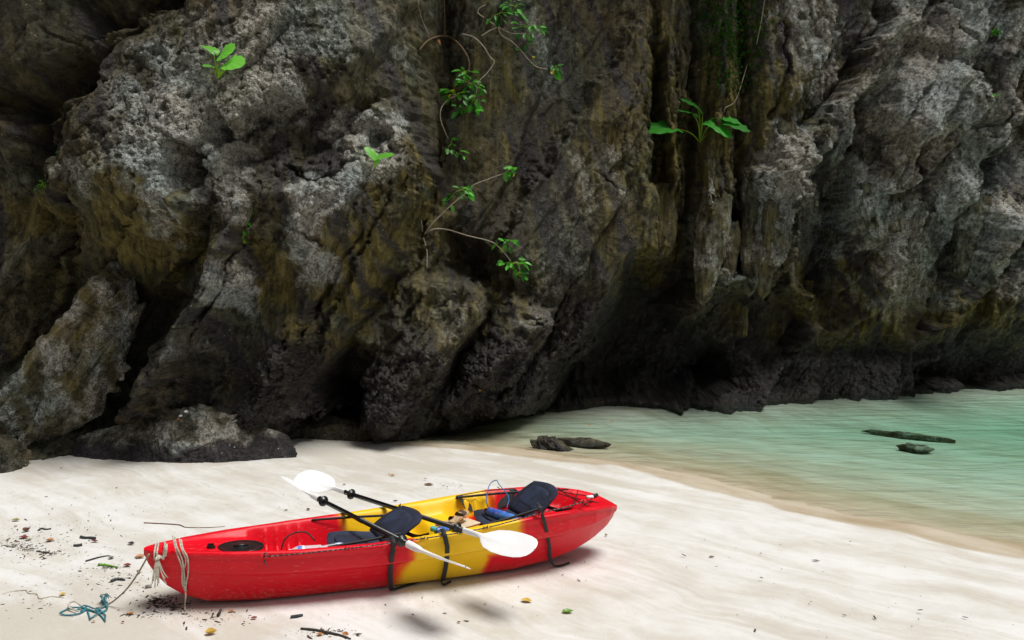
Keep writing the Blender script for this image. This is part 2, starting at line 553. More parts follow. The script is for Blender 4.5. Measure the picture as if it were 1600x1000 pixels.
hgt = g.math('ADD', g.noise(rotm, 1.0, 4, 0.5, 0.6), g.math('MULTIPLY', g.noise(g.mapping(tc, scale=(3.0, 12, 1)), 1.0, 3, 0.5, 0.4), 0.35))
nb = g.bump(hgt, 0.42, 0.05)
fr = g.n("ShaderNodeFresnel"); fr.inputs["IOR"].default_value = 1.3; g.l(nb, fr.inputs["Normal"])
tr = g.n("ShaderNodeBsdfTransparent"); tr.inputs[0].default_value = (0.97, 0.99, 0.98, 1)
gl = g.n("ShaderNodeBsdfGlossy"); gl.inputs["Roughness"].default_value = 0.07; g.l(nb, gl.inputs["Normal"])
mx = g.n("ShaderNodeMixShader"); g.l(fr.outputs[0], mx.inputs[0]); g.l(tr.outputs[0], mx.inputs[1]); g.l(gl.outputs[0], mx.inputs[2])
g.l(mx.outputs[0], out.inputs["Surface"])
va = g.n("ShaderNodeVolumeAbsorption"); va.inputs["Color"].default_value = (0.38, 0.79, 0.66, 1); va.inputs["Density"].default_value = 0.72
g.l(va.outputs[0], out.inputs["Volume"])
m.volume_intersection_method if hasattr(m, "volume_intersection_method") else None
set_props(link_mesh("water", me, m), kind="structure")

# ------------------------------------------------------------------ the cliff
def on_cliff(u, v, D):
    d = ray(u, v); y = 12.0
    for _ in range(40):
        x = d[0] / d[1] * y
        y = float(cliff_base(x)) - D
    return np.array([d[0] / d[1] * y, CAM_H + d[2] / d[1] * y])

# surface read off the photograph as runs of (column, row, how far the rock stands out in metres)
RUNS = [
 # dark slab at the upper left and the ground under it
 [(-150,-60,.25),(60,-60,.35),(190,-60,.25)], [(-150,100,.2),(30,90,.3),(150,60,.2),(225,20,.0)], [(-150,240,.0),(20,215,.1),(95,160,.05)],
 [(-150,330,-.35),(0,330,-.35),(60,290,-.3),(90,245,-.35)], [(-150,440,-.2),(0,430,-.15),(70,400,-.2),(110,380,-.3)],
 [(-150,560,-.3),(0,540,-.25),(60,500,-.4),(140,480,-.6)], [(-150,660,0),(0,650,-.1),(60,640,-.3)],
 # the open crack
 [(292,-80,-.9),(272,10,-.9),(228,78,-.9),(168,140,-.9),(112,200,-.85),(96,240,-.6)],
 # big pitted block: left crest, face, lower break
 [(310,-80,.25),(290,20,.35),(252,84,.5),(160,148,.62),(112,218,.66),(104,300,.55),(112,330,.35)],
 [(345,115,.68),(430,20,.5),(560,0,.42),(600,60,.42)], [(250,200,.86),(330,170,.8),(420,100,.66)],
 [(130,290,.66),(190,278,.86),(250,300,.9),(300,330,.85)], [(300,220,.95),(346,248,1.0)],
 [(346,252,1.0),(372,192,.86),(440,148,.72),(505,118,.6),(585,132,.5)],
 [(358,268,-.25),(384,222,.12),(450,182,.22),(522,166,.28),(592,168,.32)],
 [(400,250,.22),(450,240,.3),(540,215,.38),(600,210,.45)],
 [(130,395,.02),(165,452,-.25),(235,438,-.1),(290,400,.05),(335,345,.3)], [(180,360,.32),(250,370,.36),(300,365,.4)],
 [(130,470,-.7),(215,480,-.75),(262,470,-.6)], [(160,560,-.8),(225,560,-.75),(250,520,-.6)],
 # bright knob and the rib that runs down from it
 [(372,262,.62),(398,290,.6),(380,330,.5),(352,318,.5)],
 [(384,352,.62),(368,402,.72),(332,480,.66),(292,540,.52),(250,590,.45),(200,640,.3)],
 [(345,360,.35),(318,440,.05),(270,520,-.35),(225,580,-.55)], [(215,632,-1.0),(190,660,-.5),(240,660,-.1)],
 [(410,370,.42),(402,450,.3),(364,530,.12),(320,600,-.1),(300,650,.05)], [(350,600,-.1),(395,590,-.02),(360,640,.15),(340,670,.3)],
 # second nose with its pale ridge and olive underside
 [(592,172,.66),(560,232,.86),(505,305,.92),(470,356,.8),(440,400,.6)],
 [(610,182,.66),(642,235,.94),(660,262,1.02),(652,310,.88),(628,370,.7),(592,440,.46),(548,510,.2),(512,568,-.02)],
 [(592,262,.78),(560,330,.84),(520,400,.66)], [(480,430,.42),(452,500,.32),(420,560,.2)], [(575,400,.62),(530,470,.38),(500,520,.22)],
 [(676,200,-.05),(682,262,-.1),(676,320,-.05),(655,380,0),(625,440,0),(600,470,-.05)],
 # rough ridge down to the sand
 [(498,470,.42),(462,540,.5),(430,590,.55),(395,640,.42),(368,672,.3)], [(480,560,.1),(450,620,.12),(430,660,.35)],
 # small cave
 [(545,545,-.5),(540,600,-1.2),(528,636,-1.5),(552,628,-1.3),(575,560,-.4)], [(500,600,.05),(495,650,.2),(560,662,.25)],
 # gully
 [(640,-80,.25),(640,60,.3),(634,150,.36)], [(690,-80,-.35),(688,60,-.4),(686,150,-.35)], [(730,-80,.05),(735,80,.05),(728,180,.05)],
 # plain slab right of the gully
 [(800,-80,.12),(790,80,.14),(775,200,.16),(745,300,.14)], [(700,352,.1),(690,430,.15)], [(702,405,-.5),(722,398,-.6),(748,430,-.45),(735,440,-.3)],
 [(770,380,.22),(800,450,.3)], [(880,-80,.15),(870,80,.16),(835,190,.16)],
 [(1000,40,.45),(908,188,.60),(838,290,.60),(790,392,.56)], [(980,30,.2),(884,182,.18),(814,284,.18),(768,386,.2)], [(950,220,.52),(900,330,.55),(860,420,.56)], [(990,200,.6),(985,300,.64),(930,430,.62)],
 [(960,-80,.2),(985,20,.22)],
 [(1008,90,.4),(1012,200,.58),(1006,300,.66),(984,385,.66),(950,452,.64),(905,522,.62),(852,590,.6),(806,638,.62)],
 [(1026,100,-.3),(1028,250,-.35),(1018,360,-.6),(998,440,-1.1),(962,510,-1.4),(912,575,-1.4),(868,622,-.8)],
 [(890,470,.5),(838,545,.34),(790,600,.36)],
 # spurs at the foot
 [(812,486,.8),(836,480,.98),(858,496,1.0),(850,530,.75),(800,590,.66),(775,640,.7)], [(800,510,.98),(778,548,.98),(738,596,.86),(702,640,.72)],
 [(826,466,.4),(868,480,.5)], [(768,478,.25),(738,530,.15),(706,580,.1),(676,630,.45)],
 [(690,452,.9),(722,446,1.02),(756,474,1.05),(744,512,.9),(706,560,.75),(672,610,.75)], [(716,500,1.0),(680,548,1.0),(640,604,.86),(604,656,.74)],
 [(700,432,.15),(732,432,.1),(768,462,.28)], [(668,462,.75),(628,530,.66),(592,594,.55),(566,645,.6)], [(640,470,.42),(600,534,.34),(574,590,.05)],
 # deep recess above the water
 [(1010,470,-1.5),(960,545,-1.7),(1050,520,-1.3)], [(900,600,-1.3),(960,590,-1.5),(1020,560,-1.4)], [(1062,574,-1.3),(1084,580,-2.0),(1100,572,-1.6)],
 [(880,640,-.1),(905,612,-.5),(960,632,-.35),(1020,628,-.2),(1060,610,-.5)], [(1000,600,-.9),(1040,596,-1.0)],
 # columns with hanging stone
 [(1052,-80,.1),(1050,60,.2),(1046,180,.3),(1048,290,.38)], [(1032,330,.5),(1028,390,.5),(1048,380,.45)], [(1028,412,-.7),(1052,420,-.9)],
 [(1082,-80,-.1),(1084,80,-.15),(1076,230,-.2),(1074,340,-.3),(1072,440,-.9)],
 [(1128,-80,.1),(1132,90,.2),(1112,230,.34),(1100,280,.36)], [(1120,338,.56),(1132,400,.5),(1110,420,.55),(1098,472,.4)], [(1100,500,-.9),(1130,470,-.6)],
 [(1158,-80,-.02),(1160,120,.02),(1152,260,-.02),(1150,340,-.3),(1144,420,-.5)],
 [(1172,290,.5),(1180,340,.4),(1176,390,.55),(1170,440,.5)], [(1168,478,-.6),(1200,470,-.3)],
 [(1195,-80,.2),(1200,80,.28),(1194,190,.36)], [(1208,200,.5),(1228,250,.62),(1216,330,.56),(1200,400,.45),(1180,450,.25)],
 [(1252,250,.1),(1248,330,.05),(1232,400,0),(1210,470,-.3)],
 # long slanting slabs of the right wall
 [(1260,-80,.2),(1270,30,.4),(1256,120,.42),(1216,178,.36)], [(1378,-40,0),(1368,30,.0),(1330,90,-.02),(1290,150,0),(1240,196,.05)],
 [(1392,20,.45),(1352,90,.58),(1312,160,.55),(1266,225,.48),(1240,300,.35)], [(1330,170,.0),(1314,230,-.25),(1300,300,-.3),(1284,380,-.35),(1262,450,-.5),(1236,505,-.6)],
 [(1346,120,.5),(1334,230,.42),(1324,310,.36)], [(1400,40,.5),(1450,66,.55),(1486,88,.55)], [(1398,56,.28),(1446,84,.3),(1480,104,.32)],
 [(1400,110,.56),(1450,130,.72),(1500,128,.82),(1504,172,.84)], [(1400,180,.7),(1432,205,.88),(1484,196,.84)], [(1370,268,.4),(1420,258,.36),(1446,266,.3),(1500,215,.3)],
 [(1338,305,.42),(1366,300,.44),(1400,318,.45)], [(1340,350,.42),(1360,368,.44),(1392,366,.44),(1408,345,.42)], [(1360,392,.3),(1396,388,.3),(1420,350,.3)],
 [(1424,290,.42),(1396,400,.52),(1360,470,.5),(1324,516,.32)], [(1470,260,.5),(1452,340,.5),(1420,440,.45),(1390,500,.3)],
 [(1562,196,.1),(1524,270,.1),(1490,350,.08),(1462,430,.05),(1430,500,.0)],
 [(1504,318,.5),(1524,330,.72),(1536,366,.7),(1518,430,.55),(1470,490,.4),(1420,530,.2)],
 [(1520,-60,.4),(1530,60,.4),(1535,150,.55),(1570,150,.6)], [(1590,170,.5),(1560,230,.55),(1540,300,.45)], [(1700,-60,.4),(1700,200,.5),(1690,350,.5)],
 [(1610,330,.15),(1575,410,.1),(1530,480,.0)], [(1640,400,.5),(1590,470,.45),(1560,500,.3)], [(1720,500,.3),(1640,520,.1)],
 [(1260,540,-.1),(1320,545,-.15),(1400,550,-.15),(1500,548,-.2),(1600,545,-.2),(1720,540,-.2)], [(1200,548,-.5),(1180,520,-.6)],
 [(1190,588,-.1),(1300,580,.12),(1380,574,.14),(1425,574,.1)], [(1446,588,-.7),(1490,592,-.5)], [(1520,578,-.5),(1560,585,-.3),(1620,582,-.2)],
 [(1110,640,.2),(1200,630,.2),(1300,620,.22),(1420,610,.2),(1500,606,.15),(1620,600,.15),(1760,590,.1)], [(1150,600,-.1),(1230,596,.05)],
 [(1110,520,-.8),(1150,540,-.6),(1140,580,-.5)], [(1250,460,.3),(1268,470,.35),(1262,520,.2)],
 # feet below the sand line
]
def foot_d(u, v):
    g_ = at_ground(u, v); return (float(cliff_base(g_[0])) - g_[1] - .15) / 1.3 + .15
for run in ([(-160,728),(0,722),(100,716),(200,708),(280,700),(330,690),(380,687),(440,688),(520,681),(566,677),(596,691),(640,688),(700,678),(745,667),(790,654),(815,648),(860,643)],):
    RUNS.append([(u, v, foot_d(u, v)) for u, v in run]); RUNS.append([(u, v + 40, foot_d(u, v) - .05) for u, v in run[::2]])
pts, edges = [], []
for run in RUNS:
    b = len(pts)
    for q in run: pts.append((*on_cliff(q[0], q[1], q[2]), q[2]))
    edges += [(b + i, b + i + 1) for i in range(len(run) - 1)]
for x in np.linspace(-40, 60, 26): pts.append((x, 13.0, 1.2))  # unseen cliff top, leaned out above the frame to shade the face below
for x in np.linspace(-40, 60, 26): pts.append((x, 9.2, 0.75))
for x in np.linspace(-40, 60, 26): pts.append((x, -3.0, 0.1))
for z in (-0.5, 2, 4, 6.5): pts += [(-40, z, .2), (-12, z, .2), (-9, z, .1), (13.5, z, .3), (18, z, .2), (60, z, .2)]
pts = np.array(pts)
res = delaunay_2d_cdt([Vector((a, b)) for a, b, _ in pts], edges, [], 0, 1e-5)
tv = np.array([[q.x, q.y] for q in res[0]])
th = np.zeros(len(tv))
for i, orig in enumerate(res[3]):
    if len(orig): th[i] = pts[orig[0], 2]
    else:
        dd = np.hypot(pts[:, 0] - tv[i, 0], pts[:, 1] - tv[i, 1]); k = np.argsort(dd)[:4]
        w = 1 / (dd[k] + 1e-3); th[i] = (pts[k, 2] * w).sum() / w.sum()
cx = axis([(-40, -10, 1.0), (-10, -7, 0.08), (-7, -2, 0.013), (-2, 4, 0.0155), (4, 11, 0.019), (11, 14, 0.08), (14, 60, 1.2)])
cz = axis([(-1.2, -0.5, 0.06), (-0.5, 5.4, 0.0125), (5.4, 7.0, 0.018), (7.0, 8.0, 0.06), (8.0, 13.0, 0.5)])
GX, GZ = np.meshgrid(cx, cz)
th = 0.15 + (th - 0.15) * 1.3
D = np.zeros(GX.shape); done = np.zeros(GX.shape, bool)
for tri in res[2]:
    a, b, c = tv[list(tri)]; ha, hb, hc = th[list(tri)]
    i0, i1 = np.searchsorted(cx, [min(a[0], b[0], c[0]), max(a[0], b[0], c[0])]); j0, j1 = np.searchsorted(cz, [min(a[1], b[1], c[1]), max(a[1], b[1], c[1])])
    i1 = min(i1 + 1, len(cx)); j1 = min(j1 + 1, len(cz))
    if i0 >= i1 or j0 >= j1: continue
    x, z = GX[j0:j1, i0:i1], GZ[j0:j1, i0:i1]
    det = (b[1] - c[1]) * (a[0] - c[0]) + (c[0] - b[0]) * (a[1] - c[1])
    if abs(det) < 1e-12: continue
    l1 = ((b[1] - c[1]) * (x - c[0]) + (c[0] - b[0]) * (z - c[1])) / det
    l2 = ((c[1] - a[1]) * (x - c[0]) + (a[0] - c[0]) * (z - c[1])) / det
    l3 = 1 - l1 - l2
    ins = (l1 >= -1e-6) & (l2 >= -1e-6) & (l3 >= -1e-6)
    D[j0:j1, i0:i1][ins] = (l1 * ha + l2 * hb + l3 * hc)[ins]
for _ in range(3):      # take the knife edge off the folds
    Pd = np.pad(D, 1, mode='edge')
    D = (Pd[1:-1, 1:-1] * 2 + Pd[:-2, 1:-1] + Pd[2:, 1:-1] + Pd[1:-1, :-2] + Pd[1:-1, 2:]) / 6

def sample(F, x, z):
    fi = np.interp(x, cx, np.arange(len(cx))); fj = np.interp(z, cz, np.arange(len(cz)))
    i = np.clip(fi.astype(int), 0, len(cx) - 2); j = np.clip(fj.astype(int), 0, len(cz) - 2)
    a, b = fi - i, fj - j
    return (F[j, i] * (1 - a) + F[j, i + 1] * a) * (1 - b) + (F[j + 1, i] * (1 - a) + F[j + 1, i + 1] * a) * b

xw = GX + 0.11 * fbm(GX * 1.6, GZ * 1.6, 3, 1) + 0.03 * fbm(GX * 9, GZ * 9, 3, 2)
zw = GZ + 0.11 * fbm(GX * 1.6, GZ * 1.6, 3, 3) + 0.03 * fbm(GX * 9, GZ * 9, 3, 4)
D = sample(D, xw, zw)

def blobs(lst, ragged=0.45):
    """ragged elliptical patches: (column, row, half width, half height, lean in degrees, strength), pixels of the 1600 px photograph"""
    F = np.zeros(GX.shape)
    nx = fbm(GX * 2.2, GZ * 2.2, 4, 20); nz = fbm(GX * 2.2, GZ * 2.2, 4, 24)
    for u, v, ru, rv, a, s in lst:
        x, z = on_cliff(u, v, 0.4); mpp = float(cliff_base(x)) / FPX
        a = math.radians(a); dx, dz = GX - x, GZ - z
        ca, sa = math.cos(a), math.sin(a)
        e = np.hypot((dx * ca + dz * sa) / (ru * mpp) + ragged * nx, (-dx * sa + dz * ca) / (rv * mpp) + ragged * nz)
        F = np.maximum(F, s * sstep(1.25, 0.45, e))
    return F

smooth_ = blobs([(850,150,120,220,-65,1),(900,330,110,200,60,1),(560,430,80,140,55,.8),(345,600,60,50,40,.45),(220,380,110,80,30,.6),(1270,120,60,130,60,.7),
                 (1450,420,120,140,60,.6),(80,100,150,120,45,.55)], 0.3)
pitted = blobs([(330,140,190,130,20,1),(480,200,120,110,0,1),(590,260,70,110,-60,1),(370,330,60,90,0,.8),(200,230,100,70,0,.8)], 0.4)
mussel = blobs([(430,590,40,120,-35,1),(640,600,110,70,30,1),(780,590,80,70,30,1),(560,655,260,40,0,.9),(880,540,60,110,-40,.8),(740,640,120,40,0,1),
                (1150,600,200,35,0,.8),(1300,595,150,30,0,.7),(1500,592,200,25,0,.7),(280,600,80,60,0,.6)], 0.3)
colum = blobs([(1110,200,110,300,0,1),(1240,120,50,160,0,.5)], 0.2)
rough = np.clip(1 - 0.85 * smooth_, 0.12, 1)

# strata dipping to the lower left, columns hanging straight, chips, pits
def rotd(deg):
    a = math.radians(deg); return GX * math.cos(a) + GZ * math.sin(a), -GX * math.sin(a) + GZ * math.cos(a)
wpx, wpz = 0.25 * fbm(GX * 1.1, GZ * 1.1, 3, 30), 0.25 * fbm(GX * 1.1, GZ * 1.1, 3, 33)
al, ac = rotd(56)
strat = ridged((al + wpx) * 0.55, (ac + wpz * 0.5) * 3.1, 4, 35, 0.55)
al2, ac2 = rotd(62)
strat2 = ridged((al2 + wpx) * 1.6, (ac2 + wpz * 0.6) * 9.0, 3, 45, 0.55)
col_ = ridged((GX + wpx * 0.35) * 3.4, (GZ + wpz) * 0.55, 4, 55, 0.55)
# long slab edges: the rock stands out up to each line and breaks off below it
EDGES = [(.30,.55,[(1400,-40),(1352,100),(1300,195),(1262,260),(1236,330),(1215,420),(1190,480)]), (.34,.50,[(1540,90),(1505,172),(1478,218),(1436,268),(1396,300),(1336,318)]), (.26,.45,[(1474,245),(1444,310),(1412,400),(1370,470),(1316,535)]),
 (.36,.40,[(1560,300),(1536,370),(1515,430),(1470,492),(1425,545)]), (.24,.45,[(1640,130),(1598,182),(1545,242),(1502,312),(1475,380),(1440,450)]), (.28,.5,[(1660,220),(1602,300),(1562,370),(1540,440),(1490,525)]), (.22,.30,[(1226,190),(1230,245),(1222,310),(1200,400),(1165,480)]),
 (.22,.40,[(1310,-40),(1292,60),(1270,120),(1212,192)]), (.24,.30,[(1275,230),(1258,290),(1225,400),(1180,505)]), (.14,.6,[(985,260),(960,320),(900,430),(830,540),(760,640)]), (.24,.5,[(640,200),(659,264),(640,360),(590,450),(540,540),(480,640)]),
 (.18,.4,[(590,270),(560,330),(520,430),(455,560),(380,680)]), (.26,.4,[(410,290),(400,330),(375,410),(330,490),(270,580),(212,652)]), (.20,.5,[(358,230),(340,335),(262,432),(190,485)]), (.16,.5,[(250,-40),(195,25),(120,122),(60,200),(-40,285)]), (.2,.4,[(130,270),(100,305),(40,400),(-40,470)]),
 (.26,.4,[(752,455),(757,478),(720,540),(660,622),(610,690)]), (.26,.4,[(856,486),(858,500),(820,572),(768,645)]), (.12,.4,[(715,330),(700,362),(660,460),(600,560)]), (.2,.5,[(1470,-40),(1440,20),(1400,70),(1370,120)]), (.18,.4,[(1610,-20),(1580,60),(1545,120)]),
 (.12,.5,[(880,-40),(850,120),(800,260),(760,380)]), (.14,.4,[(480,-40),(440,60),(380,160)]), (.14,.4,[(600,60),(560,160),(500,250)])]
wex, wez = .09 * fbm(GX * 1.7, GZ * 1.7, 4, 150), .09 * fbm(GX * 1.7, GZ * 1.7, 4, 155)
for eh, ef, run in EDGES:
    p = catmull([on_cliff(u, v, .4) for u, v in run], 6)
    x0_, x1_, z0_, z1_ = p[:, 0].min() - 1.6, p[:, 0].max() + 1.0, p[:, 1].min() - 1.0, p[:, 1].max() + 1.6
    i0, i1 = np.searchsorted(cx, [x0_, x1_]); j0, j1 = np.searchsorted(cz, [z0_, z1_])
    qx, qz = (GX + wex)[j0:j1, i0:i1], (GZ + wez)[j0:j1, i0:i1]
    best = np.full(qx.shape, 9.0); sgn = np.zeros(qx.shape); tt_ = np.zeros(qx.shape); m_ = len(p) - 1
    for k_, (a, b) in enumerate(zip(p[:-1], p[1:])):
        ab = b - a; t = np.clip(((qx - a[0]) * ab[0] + (qz - a[1]) * ab[1]) / (ab @ ab), 0, 1)
        dx, dz = qx - a[0] - t * ab[0], qz - a[1] - t * ab[1]; d_ = np.hypot(dx, dz); n_ = d_ < best
        best = np.where(n_, d_, best); sgn = np.where(n_, np.sign(ab[0] * dz - ab[1] * dx), sgn); tt_ = np.where(n_, (k_ + t) / m_, tt_)
    # runs go down to the left, so the block lies on the right-hand side of the direction of travel
    sd = -sgn * best
    fade = sstep(0, .18, tt_) * sstep(1, .8, tt_)
    D[j0:j1, i0:i1] += 1.55 * eh * fade * np.where(sd > 0, np.exp(-(sd / ef) ** 1.3) * sstep(-.001, .035, sd), -.45 * np.exp(-(-sd / .12)) * 1.0)
gy_, gx_ = np.gradient(D, cz, cx); steep = 1 / (1 + (np.hypot(gx_, gy_) / 1.3) ** 2)
def beds(freq, seed, deg):
    """tilted beds: each stands out sharply at its lower right edge and falls back to the upper left"""
    l_, c_ = rotd(deg)
    c = c_ * freq + 0.42 * fbm(l_ * .22 * freq, c_ * .4 * freq, 3, seed) + 0.06 * fbm(l_ * 2.2 * freq, c_ * 2.2 * freq, 3, seed + 3)
    k = np.floor(c); f = c - k
    h = _perm[(k.astype(np.int32) + 17 * seed) & 255] / 255.0
    h = np.clip(.25 + .75 * h + (.8 * perlin(l_ * .22 * freq + k * 3.7, k * 5.1, seed + 5)), 0, 1.4)
    return h * sstep(0, .07, f) * (1 - f) ** .9
lay = (1 - .85 * colum) * (1 - .75 * pitted) * (1 - .5 * smooth_) * (.75 + .35 * sstep(4, 6, GX))
D += lay * (.34 * beds(.80, 2, 57) + .17 * beds(2.3, 3, 60) + .05 * beds(6.5, 4, 55)) - .16 * lay
D += (1 - colum) * rough * 0.045 * strat + colum * 0.17 * col_ + (1 - colum) * (1 - pitted) * .012 * strat2 * steep
D += 0.05 * fbm(GX * 0.9, GZ * 0.9, 3, 65) * rough
flute = ridged((GX - .42 * GZ + wpx * .4) * 2.6, (GZ + wpz) * .38, 4, 160, .5)
D += .085 * flute * sstep(3.8, 5.2, GX) * sstep(.6, 1.4, GZ)
la, lc = rotd(57)
f1, f2, cid, ox, oy = voronoi((la + wpx * .6) * 0.75, (lc + wpz * .6) * 1.9, 1)
D += (.3 + .7 * rough) * (.11 + .13 * pitted) * (((cid * 37 % 97) / 97.0 - 0.5) * 0.35 + ((cid * 53 % 89) / 89.0 - 0.5) * ox + ((cid * 71 % 83) / 83.0 - 0.5) * oy) * sstep(0.0, 0.10, f2 - f1) * (1 - .6 * colum)
f1, f2, cid, ox, oy = voronoi((la + wpx * .5) * 2.6, (lc + wpz * .5) * 5.0, 2)
D += (.2 + .8 * rough) * (.035 + .035 * pitted) * (((cid * 37 % 97) / 97.0 - 0.5) * 0.5 + ((cid * 53 % 89) / 89.0 - 0.5) * ox + ((cid * 71 % 83) / 83.0 - 0.5) * oy) * sstep(0.0, 0.14, f2 - f1) * steep
f1, f2, cid, ox, oy = voronoi(GX * 9 + 2 * wpx, GZ * 8 + 2 * wpz, 3)
D -= (0.08 + 0.92 * pitted) * 0.085 * sstep(0.42, 0.08, f1) * ((cid % 5) < 2) * steep
f1, f2, cid, ox, oy = voronoi(GX * 22, GZ * 22, 4)
D -= (0.15 + 0.85 * pitted) * 0.022 * sstep(0.5, 0.1, f1) * steep
# thin open joints
VALLEYS = [(.13,.30,[(292,-80,-.6),(272,10,-.6),(228,78,-.6),(168,140,-.6),(112,200,-.6),(92,245,-.5)]), (.10,.22,[(1378,-40,0),(1368,30,.0),(1330,90,0),(1290,150,0),(1240,196,.05)]), (.16,.35,[(1336,150,.0),(1314,230,-.2),(1300,300,-.2),(1284,380,-.25),(1262,450,-.3)]),
 (.10,.22,[(1562,196,.1),(1524,270,.1),(1490,350,.08),(1462,430,.05),(1425,510,.0)]), (.10,.25,[(1620,310,.15),(1575,410,.1),(1530,480,0)]), (.12,.3,[(1082,-80,-.1),(1084,80,-.1),(1078,230,-.15),(1074,340,-.2)]), (.10,.25,[(1158,-80,0),(1160,120,0),(1152,260,0),(1148,340,-.2)]),
 (.08,.18,[(1252,230,.1),(1248,330,.05),(1230,400,0),(1205,470,-.2)]), (.07,.14,[(1470,-40,.4),(1490,60,.4),(1530,120,.4)]), (.07,.15,[(1600,130,.4),(1560,190,.4),(1520,200,.4)]), (.08,.2,[(1446,190,.6),(1420,260,.4),(1396,330,.4)]), (.06,.14,[(1440,280,.4),(1400,400,.4),(1370,500,.3)]), (.06,.12,[(1545,380,.4),(1500,450,.3),(1450,530,.1)]),
 (.07,.15,[(1220,0,.3),(1225,100,.3),(1205,180,.3)]), (.05,.12,[(1300,20,.3),(1285,90,.3),(1245,150,.3)]), (.12,.25,[(1018,-60,0),(1022,100,0),(1022,280,0)]), (.05,.12,[(1052,60,.2),(1062,180,.2),(1060,300,.2)]), (.06,.14,[(1134,120,.2),(1128,200,.2),(1136,320,.3)]), (.05,.1,[(1640,60,.4),(1580,140,.4)]), (.05,.1,[(250,300,.6),(180,400,.1),(120,470,-.3)]), (.05,.12,[(620,300,.7),(560,420,.4),(500,540,.1)]), (.05,.1,[(570,360,.7),(500,480,.4),(440,580,.2)]),
 (.08,.2,[(350,255,.6),(372,225,.5),(420,190,.4),(470,180,.4)]), (.06,.14,[(460,260,.4),(520,290,.4),(600,215,.5)]), (.07,.15,[(690,-60,0),(700,120,0),(680,250,0),(650,400,0)])]
for cw_, cd_, run in VALLEYS:
    p = catmull([on_cliff(*q) for q in run], 12)
    dist = np.full(GX.shape, 9.0); at_ = np.zeros(GX.shape)
    ww = 0.07 * fbm(GX * 3, GZ * 3, 3, 13); wq = 0.07 * fbm(GX * 3, GZ * 3, 3, 17)
    for k_, (a, b) in enumerate(zip(p[:-1], p[1:])):
        ab = b - a; t = np.clip(((GX - a[0]) * ab[0] + (GZ - a[1]) * ab[1]) / (ab @ ab), 0, 1)
        dist = np.minimum(dist, np.hypot(GX - a[0] - t * ab[0] + ww, GZ - a[1] - t * ab[1] + wq))
    cwv = cw_ * (1 + .6 * fbm(GX * 1.5, GZ * 1.5, 2, 19))
    D -= cd_ * sstep(1.0, 0.1, dist / cwv)
for run in ([(835,285,.5),(770,380,.5),(700,470,.5)], [(930,268,.5),(955,290,.5),(975,300,.5)], [(1005,100,.5),(970,230,.5),(985,262,.5)], [(1350,200,.5),(1320,262,.5),(1300,290,.5)],
            [(60,40,.3),(140,90,.3),(80,170,.3),(20,220,.3)], [(430,60,.6),(470,110,.6)], [(420,330,.4),(500,370,.5),(520,385,.5)], [(1440,250,.5),(1420,300,.5),(1408,330,.5)]):
    p = catmull([on_cliff(*q) for q in run], 12)
    dist = np.full(GX.shape, 9.0)
    ww = 0.03 * fbm(GX * 5, GZ * 5, 2, 12)
    for a, b in zip(p[:-1], p[1:]):
        ab = b - a; t = np.clip(((GX - a[0]) * ab[0] + (GZ - a[1]) * ab[1]) / (ab @ ab), 0, 1)
        dist = np.minimum(dist, np.hypot(GX - a[0] - t * ab[0] + ww, GZ - a[1] - t * ab[1] + ww))
    D -= 0.06 * sstep(0.035, 0.0, dist)

YB = cliff_base(GX) - D
zone_pale = blobs([(330,120,150,110,30,.75),(230,230,120,60,30,.6),(440,60,70,90,30,.7),(430,150,60,60,30,1),(320,220,90,110,-20,1),(280,320,40,60,0,.7),(590,230,60,80,20,1),(530,310,70,50,30,1.1),(495,400,35,70,20,.9),
  (380,300,40,60,0,.9),(360,430,30,90,25,1),(300,540,25,60,40,.6),(560,60,90,70,0,.5),(860,60,60,90,0,.45),(800,70,40,70,0,.35),(900,300,80,120,-40,.5),(880,420,50,70,0,.45),(720,480,50,50,0,.5),(835,495,40,40,0,.7),
  (1450,250,220,300,0,.42),(1350,330,60,50,0,1.2),(1390,345,40,40,0,1.2),(1215,250,28,70,-10,.9),(1420,140,100,100,0,1.0),(1480,190,60,40,0,.7),(1520,360,40,60,0,1),(1480,300,60,60,0,.6),(1420,410,90,110,30,.5),(1400,480,70,40,0,.55),  # slab faces that catch the light are lightened in colour here as well
  (1118,390,40,60,0,.7),(1175,400,25,80,0,.65),(1172,310,24,30,0,.7),(1130,300,50,60,0,.4),(1560,220,70,100,20,.6),(1500,60,120,70,0,.6),(1270,90,40,140,30,.5),(1340,570,140,16,0,.6),(1280,300,30,120,25,.45),(1600,400,80,120,0,.5),
  (370,610,70,60,0,.3),(120,560,30,60,0,.2)], 0.5)
zone_och = blobs([(220,380,120,90,20,1),(110,420,80,80,0,.7),(40,330,80,50,20,.9),(30,460,60,60,0,.6),(560,420,80,160,-35,1),(430,430,60,90,0,.9),(480,520,70,70,0,.7),(690,250,50,260,0,.6),(770,220,80,200,0,.5),(930,250,90,130,-40,.5),
  (1060,230,70,260,0,.9),(1030,385,40,40,0,1),(1150,200,60,200,0,.8),(1240,90,40,150,0,.8),(1270,470,50,70,0,1),(1170,500,30,50,0,1),(1380,450,120,90,30,.9),(1420,250,110,70,30,.7),(1500,490,140,60,20,.8),(1600,470,80,70,0,.7),(740,480,60,60,0,.7),(830,500,50,50,0,.7),(680,520,60,80,0,.5),(100,130,180,150,0,.45)], 0.5)
